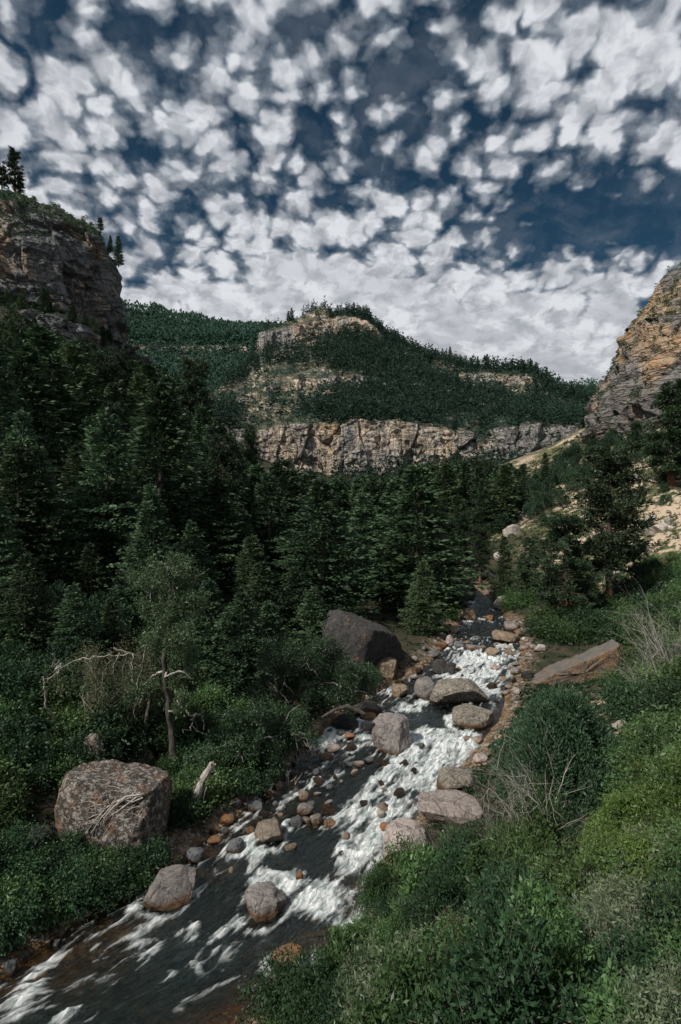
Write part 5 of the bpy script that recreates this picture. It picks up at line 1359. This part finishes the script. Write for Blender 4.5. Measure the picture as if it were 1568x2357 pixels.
plant_px([(100, 1420), (330, 1430), (560, 1520), (500, 1590), (330, 1530), (-40, 1500), (-60, 1430)], 30, SHD + JUN, 0.8, 1.3, "dark bush below the rusty outcrop", "shrub", "bushes below the rusty outcrop", 5, 1.0)
plant_px([(1190, 1440), (1300, 1440), (1568, 1330), (1640, 1400), (1600, 1500), (1440, 1480), (1260, 1480)], 50, SHG + SHD[:2], 0.9, 1.35, "green bush under the tallest ponderosa", "shrub", "bushes under the tallest ponderosa", 6, 0.95)
plant_px([(1450, 1520), (1640, 1500), (1640, 1700), (1480, 1680), (1420, 1640)], 24, SHG + SHD[:2], 0.7, 1.1, "green bush on the slope behind the big juniper", "shrub", "bushes behind the big juniper", 7, 0.95)
plant_px([(1450, 1720), (1640, 1700), (1640, 1900), (1500, 1900), (1440, 1850)], 18, SHG[1:], 0.6, 0.95, "bright green bush beside the big juniper", "shrub", "bright bushes beside the big juniper", 8, 0.95)
plant_px([(1480, 1850), (1640, 1800), (1640, 2000), (1500, 1980)], 8, SHY, 0.55, 0.8, "yellow green bush with hanging leaves near the big juniper", "shrub", "yellow green bushes near the big juniper", 9, 0.9)
plant_px([(1000, 1400), (1100, 1380), (1180, 1420), (1040, 1440)], 8, SHG, 0.35, 0.6, "small light green bush by the upper pool", "shrub", "small bushes by the upper pool", 10, 0.9)
plant_px([(1190, 1240), (1350, 1130), (1568, 1060), (1700, 1100), (1640, 1300), (1450, 1330), (1250, 1330)], 32, JUN + SHD[:1], 0.55, 1.15, "dark rounded bush on the open grassy slope", "shrub", "dark bushes on the open grassy slope", 11, 1.6)
plant_px([(1280, 1060), (1380, 1010), (1640, 1000), (1640, 1080), (1400, 1090)], 40, JUN, 0.8, 1.6, "dark juniper in the band below the banded cliff", "shrub", "junipers below the banded cliff", 12, 0.9)
plant_px([(1120, 1340), (1300, 1300), (1568, 1280), (1600, 1360), (1200, 1430)], 24, SHG + JUN, 0.7, 1.2, "mid green bush where the scree meets the pines", "shrub", "bushes where the scree meets the pines", 13, 1.1)
plant_px([(-60, 1450), (50, 1290), (240, 1290), (340, 1340), (340, 1460), (200, 1460)], 44, SHD + JUN + FIR[:1], 0.5, 1.0, "dark bush in the gap below the fallen branches", "shrub", "bushes in the gap below the fallen branches", 31, 0.8)
plant_px([(1150, 1240), (1200, 1150), (1300, 1060), (1400, 1015), (1440, 1060), (1250, 1180)], 55, JUN + SHD[:1], 0.8, 1.7, "dark bush along the crest of the grassy slope", "shrub", "bushes along the crest of the grassy slope", 32, 1.0)
# near thicket
plant_px([(900, 2060), (960, 2010), (1120, 1990), (1260, 2010), (1300, 2120), (1050, 2200), (860, 2180), (820, 2110)], 26, NWG + NWD[:1], 0.5, 1.0, "green willow of the thicket edging the rapids", "shrub", "willows edging the rapids", 14, 0.9, sz=(1.1, 1.7))
plant_px([(840, 2180), (1060, 2200), (1320, 2150), (1340, 2357), (1260, 2500), (700, 2500), (640, 2357), (760, 2300)], 34, NWG + NWD + NWS[:1], 0.45, 1.0, "dense green willow in the middle of the near thicket", "shrub", "willows in the near thicket", 15, 0.85, sz=(0.9, 1.6))
plant_px([(1320, 2100), (1568, 2000), (1700, 2100), (1700, 2500), (1300, 2500)], 34, NWS + NWG + NWD[:1], 0.4, 0.95, "silvery leaved willow on the steep near bank", "shrub", "silvery willows on the near bank", 16, 0.85)
plant_px([(1380, 1960), (1568, 1930), (1700, 2000), (1640, 2080), (1400, 2060)], 14, NWY + NWG[:1], 0.6, 0.85, "yellow green willow near the top of the near bank", "shrub", "yellow green willows on the near bank", 17, 0.85)
plant_px([(600, 2400), (760, 2330), (900, 2450), (700, 2560)], 7, NWG, 0.5, 0.7, "willow with narrow leaves overhanging the lowest ripple", "shrub", "willows overhanging the lowest ripple", 18, 0.85)
# the big juniper beside the rapids
jq = juniper(88, 4.3, 2.9, 48000, 0.15, 52, 0.6)
put(tree_proto("juniper_tree", jq[0], jq[1], M_bark, M_jun, 'trunk', 'crown'), (8.6, 22.6, gz1(8.6, 22.6) - .1), 0.4, 1.0, (0, 0), "big dense dark juniper filling the near bank beside the rapids", "tree")
# ground cover, past counting
rng = np.random.default_rng(99); n_ = 42000
yy = np.concatenate([rng.uniform(2, 40, 26000), rng.uniform(40, 165, 16000)]); xx = rng.uniform(-0.7, 0.75, n_) * (yy + 8)
xl, xr, zw = riv(yy); kk = (np.maximum(xl - xx, xx - xr) > 0.9) & (np.abs(xx) < 90); xx, yy = xx[kk], yy[kk]; zz = ground_z(xx, yy)
tuft = quads(np.zeros((9, 3)), unit(rng.normal(size=(9, 3)) * (1, 1, .7) + (0, 0, .6)), np.linspace(.5, 1, 9), np.full(9, .22), rng, 1, rng.random(9))
sz_ = (0.12 + 0.004 * yy) * rng.uniform(.8, 2.0, len(xx)); isr = (xx > 10 + 0.2 * yy) & (yy > 34)
v, f, t = scatter(tuft, np.column_stack([xx, yy, zz])[~isr], sz_[~isr], rng.random((~isr).sum()) * 6.28, rng)
tag(link("ground_cover", mesh_np("ground_cover", v, f, M_leafD, {'tone': ('POINT', t)})), "low leafy undergrowth covering the banks and slopes", "ground cover", kind='stuff')
v, f, t = scatter(tuft, np.column_stack([xx, yy, zz])[isr], sz_[isr], rng.random(isr.sum()) * 6.28, rng)
tag(link("slope_grass", mesh_np("slope_grass", v, f, M_sage, {'tone': ('POINT', t)})), "grey green sage and dry grass tufts on the open slope", "grass", kind='stuff')

# ------------------------------------------------------------------ gnarled trees, dead wood and bare brush, built one by one
def W(px, py, d): return P(px, py, d)
def gnarled(name, d, base, trunks, limbs, blobs, leafm, leaf, label, cat, trunkm=M_bark, limbm=M_dead, seed=1, aspect=.45, per_px=60, hang=0.0, limb_name='bare_limb'):
    rng = np.random.default_rng(seed); o0 = W(base[0], base[1], d)
    def line(pts, r0, r1, wob=0.25):
        q = np.array([W(x, y, d) for x, y in pts]) - o0
        t = np.linspace(0, 1, len(q)); tt = np.linspace(0, 1, len(q) * 4)
        q = np.column_stack([np.interp(tt, t, q[:, k]) for k in range(3)]); q[:, 1] += np.cumsum(rng.normal(size=len(q))) * wob * 0.3
        q += rng.normal(size=q.shape) * 0.035
        return tube(q, np.linspace(r0, r1, len(q)), 7), q
    root = link(name, None, None, tuple(o0)); tag(root, label, cat)
    T = [line(p, a, b)[0] for p, a, b in trunks]; v, f, _ = join(T); link('trunk', mesh_np(name + '_trunk', v, f, trunkm, smooth=True), root)
    Lm = []
    for p, a, b in limbs:
        tb, q = line(p, a, b, .6); Lm.append(tb)
        for _ in range(5):
            s = q[rng.integers(len(q) // 3, len(q))]; e = s + rng.normal(size=3) * (.35, .35, .3) + (0, 0, -.1); m = (s + e) / 2 + rng.normal(size=3) * .08
            Lm.append(tube([s, m, e], [b * .8, b * .5, .006], 3))
    C = []; D = []; TT = []
    for px, py, rp in blobs:
        c = W(px, py, d) - o0; r = rp / FPX * d; c[1] += rng.normal() * r * 0.9
        for k in range(4):
            e = c + rng.normal(size=3) * r * 0.45; m = (c + e) / 2 + rng.normal(size=3) * r * .15
            Lm.append(tube([c + rng.normal(size=3) * r * .3 + (0, 0, -r * .6), m, e], [.022, .016, .006], 3))
        k = int(rp * per_px); cl = rng.normal(size=(9, 3)) * r * 0.5 + c; i = rng.integers(0, 9, k)
        C.append(cl[i] + rng.normal(size=(k, 3)) * r * (0.24, .24, 0.24 + hang * .3)); D.append(unit(rng.normal(size=(k, 3)) * 0.8 + (0, 0, .2 - hang))); tn = rng.random(9)
        TT.append(np.clip(tn[i] * .5 + rng.random(k) * .5, 0, 1))
    nl = len(limbs)
    for a in range(nl):
        v, f, _ = join(Lm[a * 6:(a + 1) * 6]); link(limb_name, mesh_np(name + '_limb', v, f, limbm), root)
    if len(Lm) > nl * 6:
        v, f, _ = join(Lm[nl * 6:]); tw = link('twigs', mesh_np(name + '_twigs', v, f, limbm), root); tw['kind'] = 'stuff'
    if C:
        C = np.concatenate(C); D = np.concatenate(D); TT = np.concatenate(TT); L = leaf * rng.uniform(.6, 1.3, len(C))
        link('crown', leaf_mesh(name + '_crown', quads(C, D, L, L * aspect, rng, 1, TT), leafm), root)
    return root
M_leafO = leaf_mat("olive_leaves", (0.045, 0.055, 0.03), (0.13, 0.135, 0.075), (0.12, 0.11, 0.06), 0.2, 0.2)
gnarled("gnarled_tree", 28.0, (403, 1760), [([(403, 1765), (402, 1740), (395, 1690), (388, 1620), (383, 1540), (386, 1470), (392, 1400), (402, 1350), (396, 1315)], .20, .05)],
    [([(388, 1632), (420, 1640), (445, 1648), (475, 1632)], .06, .02), ([(445, 1648), (440, 1660), (444, 1675)], .03, .01), ([(398, 1365), (375, 1340), (350, 1348)], .06, .02), ([(392, 1350), (392, 1320), (385, 1300)], .05, .02), ([(383, 1540), (350, 1560), (320, 1580)], .07, .02), ([(384, 1545), (430, 1540), (455, 1555)], .06, .02), ([(384, 1570), (350, 1590), (345, 1630)], .05, .015)],
    [(398, 1305, 38), (350, 1352, 36), (425, 1335, 40), (445, 1390, 40), (365, 1420, 34), (425, 1450, 38), (360, 1475, 44), (345, 1530, 38), (430, 1500, 34), (410, 1545, 30), (330, 1580, 36), (370, 1610, 30), (425, 1600, 26), (385, 1400, 30), (400, 1510, 30)], M_leafM, .12,
    "gnarled grey trunked tree with leafy crown and bare side limb above the huge boulder", "tree", M_bark, M_dead, 5)
gnarled("drooping_tree", 28.6, (300, 1700), [([(330, 1700), (345, 1600), (340, 1530), (300, 1508), (250, 1500)], .10, .05)],
    [([(300, 1500), (250, 1505), (200, 1510), (160, 1525), (128, 1555)], .03, .02), ([(250, 1500), (240, 1540), (232, 1590), (236, 1630)], .03, .01), ([(280, 1500), (278, 1550), (270, 1610)], .03, .01), ([(310, 1500), (318, 1560), (322, 1640)], .03, .01), ([(215, 1508), (205, 1550), (200, 1600)], .02, .01), ([(340, 1480), (335, 1540), (342, 1610)], .02, .01)],
    [(200, 1525, 30), (245, 1525, 38), (290, 1520, 38), (325, 1520, 34), (230, 1580, 36), (280, 1590, 40), (320, 1600, 36), (300, 1640, 30), (250, 1630, 26)], M_leafO, .10,
    "olive drooping tree with pale hanging twigs beside the gnarled tree", "tree", M_twig, M_dead, 6, .3, 50, .9)
gnarled("dead_tree", 27.4, (130, 1705), [([(150, 1740), (132, 1705), (128, 1690), (134, 1668), (127, 1640), (122, 1600), (124, 1570), (132, 1555), (128, 1540)], .07, .035)],
    [([(132, 1690), (150, 1710), (175, 1735), (205, 1752)], .04, .015), ([(128, 1540), (140, 1530), (165, 1520)], .04, .02), ([(130, 1550), (122, 1535), (126, 1522)], .03, .01), ([(128, 1700), (112, 1705), (105, 1725)], .03, .01)], [], M_leaf, .1,
    "thin bent dead trunk standing bare in the dark bushes", "dead tree", M_dead, M_dead, 7)
gnarled("leaning_tree", 32.5, (652, 1662), [([(650, 1670), (655, 1645), (664, 1622), (678, 1602), (705, 1582), (750, 1570)], .17, .07)],
    [([(735, 1574), (732, 1550), (718, 1535), (700, 1532)], .05, .02), ([(678, 1602), (655, 1570), (645, 1530)], .06, .02), ([(705, 1582), (715, 1545), (700, 1505)], .05, .02), ([(750, 1570), (800, 1582), (845, 1592)], .05, .02), ([(700, 1590), (706, 1620), (702, 1650)], .03, .012), ([(664, 1622), (630, 1590), (610, 1570)], .04, .02)],
    [(635, 1500, 36), (640, 1545, 42), (690, 1515, 42), (738, 1495, 38), (762, 1535, 42), (812, 1555, 38), (850, 1575, 28), (615, 1580, 36), (700, 1555, 40), (780, 1592, 30), (735, 1550, 34), (655, 1595, 30)], M_leafM, .13,
    "leafy tree leaning out over the stream on a bent dark trunk", "tree", M_bark, M_dead, 8)
gnarled("overhanging_tree", 28.5, (520, 1850), [([(505, 1868), (520, 1830), (540, 1790), (575, 1740), (610, 1700)], .15, .06)],
    [([(575, 1740), (600, 1690), (620, 1650)], .05, .02), ([(610, 1700), (660, 1690), (715, 1710)], .05, .02), ([(560, 1760), (545, 1700), (530, 1660)], .05, .02), ([(640, 1750), (650, 1780), (645, 1800)], .03, .01), ([(500, 1690), (540, 1670), (580, 1668)], .03, .015), ([(600, 1700), (610, 1650), (600, 1630)], .03, .01)],
    [(510, 1680, 34), (545, 1650, 36), (600, 1635, 36), (645, 1660, 38), (690, 1690, 34), (560, 1710, 42), (620, 1720, 42), (670, 1735, 34), (520, 1740, 38), (590, 1775, 34), (550, 1790, 30), (640, 1770, 26), (480, 1740, 30)], M_leafM, .12,
    "low spreading tree with pale twigs hanging over the stony shallows", "tree", M_bark, M_dead, 9)
# split stump, leaning log, small orange stub
def log_obj(name, d, pts, r, mat, label, cat, seed, splinters=0):
    rng = np.random.default_rng(seed); q = np.array([W(x, y, d) for x, y in pts]); o0 = q[0].copy(); q = q - o0
    t = np.linspace(0, 1, len(q)); tt = np.linspace(0, 1, 22); q = np.column_stack([np.interp(tt, t, q[:, k]) for k in range(3)]); rr = np.interp(tt, np.linspace(0, 1, len(r)), r)
    v, f = tube(q, rr, 16); ax = v - np.repeat(q, 16, 0); v = v + unit(ax) * (fbm(v * np.array([5, 5, 1.2]) + seed, 3, seed) * 0.28 * np.repeat(rr, 16))[:, None]
    top = v[-16:]; v[-16:] += np.outer(rng.random(16), unit(q[-1] - q[-3])) * 0.25
    S = [(v, f)]
    capc = q[-1]; base = len(v)
    for k in range(splinters):
        i = rng.integers(12, 21); a = q[i] + rng.normal(size=3) * rr[i]; e = a + np.array([-.18, 0, -.35]) * rng.uniform(.5, 1.6) + rng.normal(size=3) * .12
        S.append(tube([a, (a + e) / 2 + rng.normal(size=3) * .08, e], [.025, .018, .006], 3))
    v, f, _ = join(S)
    o = link(name, mesh_np(name, v, f, mat, smooth=True), None, tuple(o0)); tag(o, label, cat)
log_obj("split_stump", 25.0, [(424, 1935), (430, 1890), (448, 1840), (468, 1795), (486, 1762)], [.20, .17, .19, .17, .15], M_dead, "split bleached stump leaning up beside the huge boulder", "stump", 3, 16)
log_obj("leaning_log", 27.5, [(492, 1860), (508, 1825), (532, 1790)], [.15, .14, .12], M_bark, "dark leaning log behind the split stump", "log", 4)
log_obj("broken_stem", 15.5, [(1296, 2040), (1297, 2000), (1300, 1975), (1309, 1955)], [.035, .035, .04, .03], plain_mat("fresh_broken_wood", (0.20, 0.09, 0.035), (0.36, 0.20, 0.09), 9, .3), "short broken stem with orange wood sticking from the thicket", "stem", 5)
log_obj("driftwood", 31.0, [(742, 1650), (775, 1632), (800, 1625), (832, 1640)], [.05, .10, .12, .10], M_bark, "dark driftwood trunk lying along the bank beside the ledge like boulder", "log", 6)
# roots draped on the huge boulder
hb = [o for o in COL.objects if o.get('label', '').startswith("huge lichen")][0]
M_ = np.array([v.co[:] for v in hb.data.vertices]) + np.array(hb.location); hbv = make_bvh(M_, np.array([p.vertices[:] for p in hb.data.polygons]))
rng = np.random.default_rng(12); S = []
def on_b(px, py):
    h = ray_px(px, py, hbv); return None if h is None else h + np.array([0, -.06, .05])
for k in range(55):
    if k < 5: a = [(330, 1825), (300, 1845), (265, 1850), (235, 1880), (215, 1920)][::1]; a = [(x + rng.normal() * 8, y + rng.normal() * 8) for x, y in a]; r = .035
    else:
        x, y = rng.uniform(215, 345), rng.uniform(1815, 1895); th = rng.normal() * .6 + 2.6; a = []
        for j in range(5): a.append((x, y)); th += rng.normal() * .5; x += math.cos(th) * 14; y += math.sin(th) * 11
        r = rng.uniform(.006, .016)
    q = [on_b(x, y) for x, y in a]; q = [z for z in q if z is not None]
    if len(q) > 2: S.append(tube(np.array(q) + rng.normal(size=(len(q), 3)) * .04, np.linspace(r, r * .4, len(q)), 4))
v, f, _ = join(S); tag(link("dead_roots", mesh_np("dead_roots", v, f, M_dead)), "tangle of bleached dead roots draped over the huge boulder", "roots")
# bare brush
def brush(px, py, h, R, n_main, mat, lean, label, seed, cat="dead shrub", name="dead_shrub", kids=2, r0=.018, fork=3, group=None, dz=0):
    q = ray_px(px, py); v, f = twiggy(seed, h, R, n_main, kids, r0, 1.0, .13, fork)
    v = v + np.outer(np.clip(v[:, 2], 0, None), lean)
    tag(link(name, mesh_np(name, v, f, mat), None, tuple(q + (0, 0, dz))), label, cat, group)
brush(1262, 2010, 3.9, 1.1, 13, M_dead, (-.36, 0, 0), "tall bleached dead stems fanning up in front of the big juniper", 41, r0=.02)
brush(1215, 2000, 2.8, .9, 10, M_dead, (-.2, 0, 0), "shorter pale dead stems at the foot of the big juniper", 42, r0=.014)
brush(1110, 2010, 2.9, 1.5, 18, M_twig, (-.35, 0, 0), "brown bare twigs fanning over the pinkish slab", 43, r0=.012)
brush(1040, 2020, 2.5, 1.3, 14, M_twig, (-.45, 0, 0), "thin bare twigs reaching across the pitted boulder", 44, r0=.010)
brush(1150, 1990, 2.8, 1.1, 14, M_dead, (-.1, 0, 0), "pale bare twigs between the juniper and the pinkish slab", 45, r0=.010)
brush(1560, 1580, 4.2, 3.2, 34, M_dead, (-.35, 0, 0), "bleached bare shrub spreading silver twigs above the side pool", 46, r0=.022)
brush(1500, 1625, 2.8, 2.6, 26, M_dead, (-.4, 0, 0), "smaller silver grey bare shrub below the bleached one", 47, r0=.018)
brush(150, 1262, 2.6, 3.2, 14, M_dead, (.1, 0, 0), "heap of bleached fallen branches in a gap among the firs", 48, "dead branches", "dead_branches", r0=.05)
brush(668, 1812, 1.0, 1.0, 4, M_dead, (.1, 0, 0), "pale fallen branch lying in the stony shallows", 49, "dead branch", "dead_branch", r0=.03)
brush(1540, 2160, .8, .8, 14, M_dead, (0, 0, 0), "silvery bare twigs in the silver leaved willows", 50, r0=.006)
brush(980, 2330, 1.5, .8, 6, M_twig, (.1, 0, 0), "few bare stems poking from the near thicket's middle", 51, r0=.008)

for k, (px, py) in enumerate([(1080, 2120), (1180, 2080), (900, 2200), (1280, 2230), (1400, 2200), (1130, 2290), (1460, 2300), (1240, 2020), (1350, 2080), (1500, 2020)]):
    brush(px, py, 1.35 + .3 * (k % 3), .7, 5, M_dead if k % 2 else M_twig, ((k % 3 - 1) * .25, 0, 0), "slender bare stems rising through the near thicket", 60 + k, r0=.007, group="bare stems in the near thicket")

# ------------------------------------------------------------------ labels for repeats: place each by the nearest landmark
LM = [("the grassy crest", 1260, 1110), ("the sandy chute", 1500, 1235), ("the gnarled tree", 390, 1520), ("the split stump", 458, 1840), ("the huge boulder", 262, 1880), ("the rusty outcrop", 280, 1365), ("the fallen branches", 160, 1235), ("the broad fir", 650, 1240),
      ("the blunt topped fir", 505, 1270), ("the giant dark boulder", 846, 1480), ("the leaning tree", 700, 1550), ("the tall flat topped boulder", 904, 1700), ("the long lichen boulder", 1060, 1600), ("the wedge slab", 1325, 1540),
      ("the big juniper", 1280, 1750), ("the pitted boulder", 935, 1940), ("the lone rugged boulder", 615, 2090), ("the pointed shore boulder", 390, 2050), ("the beige wedge boulder", 624, 1922), ("the tallest ponderosa", 1404, 1250),
      ("the upper pool", 1100, 1440), ("the pale outcrop", 1145, 1180), ("the bleached shrub", 1520, 1530), ("the pale cliff band", 900, 1040), ("the dead stems", 1190, 1790), ("the narrow end pine", 456, 930), ("the broken stem", 1300, 1980),
      ("the rust pointed rock", 663, 2207), ("the leaning cliff's foot", 120, 830), ("the banded cliff's foot", 1450, 1060), ("the standing grey rock", 1076, 1362), ("the cliff crest pine", 32, 400), ("the silver willow twigs", 1540, 2130), ("the thicket's bare stems", 980, 2250)]
_ones = ["", "first", "second", "third", "fourth", "fifth", "sixth", "seventh", "eighth", "ninth", "tenth", "eleventh", "twelfth", "thirteenth", "fourteenth", "fifteenth", "sixteenth", "seventeenth", "eighteenth", "nineteenth"]
_tens = {2: "twenty", 3: "thirty", 4: "forty"}
ORD = ["nearest"] + [_ones[k] + " nearest" for k in range(2, 20)] + [("twentieth", "thirtieth", "fortieth")[k // 10 - 2] + " nearest" if k % 10 == 0 else _tens[k // 10] + " " + _ones[k % 10] + " nearest" for k in range(20, 50)]
bucket = {}; cnt = {}
tops = [o for o in COL.objects if o.parent is None and o.get('category') and o.get('kind') not in ('stuff', 'structure')]
for o in tops: cnt[o['label']] = cnt.get(o['label'], 0) + 1
for o in tops:
    if cnt[o['label']] < 2: continue
    c = o.location
    if c.y < 1: continue
    px = 784 + c.x / c.y * FPX; py = 1178.5 - (c.z - CZ) / c.y * FPX
    j = min(range(len(LM)), key=lambda k: (LM[k][1] - px) ** 2 + (LM[k][2] - py) ** 2)
    dx, dy = px - LM[j][1], py - LM[j][2]
    side = ("right of" if dx > 0 else "left of") if abs(dx) > abs(dy) else ("below" if dy > 0 else "above")
    kindw = {"tree": ("pine" if "pine" in o['label'] else "small skyline tree" if "skyline" in o['label'] else "dark fir"), "shrub": " ".join(w_ for w_ in o['label'].split()[:3] if w_ not in ("on", "of", "in", "along", "low", "rising", "with", "under", "where", "by", "at", "the")), "rock": "pale slope rock", "stone": "small stone"}.get(o['category'], o['category'])
    bucket.setdefault((kindw, LM[j][0], side), []).append((dx * dx + dy * dy, o))
for (kw_, lm, side), v in bucket.items():
    v.sort(key=lambda a: a[0])
    for k, (_, o) in enumerate(v): o['label'] = f"{kw_} {side} {lm}, {ORD[k] if k < len(ORD) else 'beyond the sixteenth nearest'} of those to it"
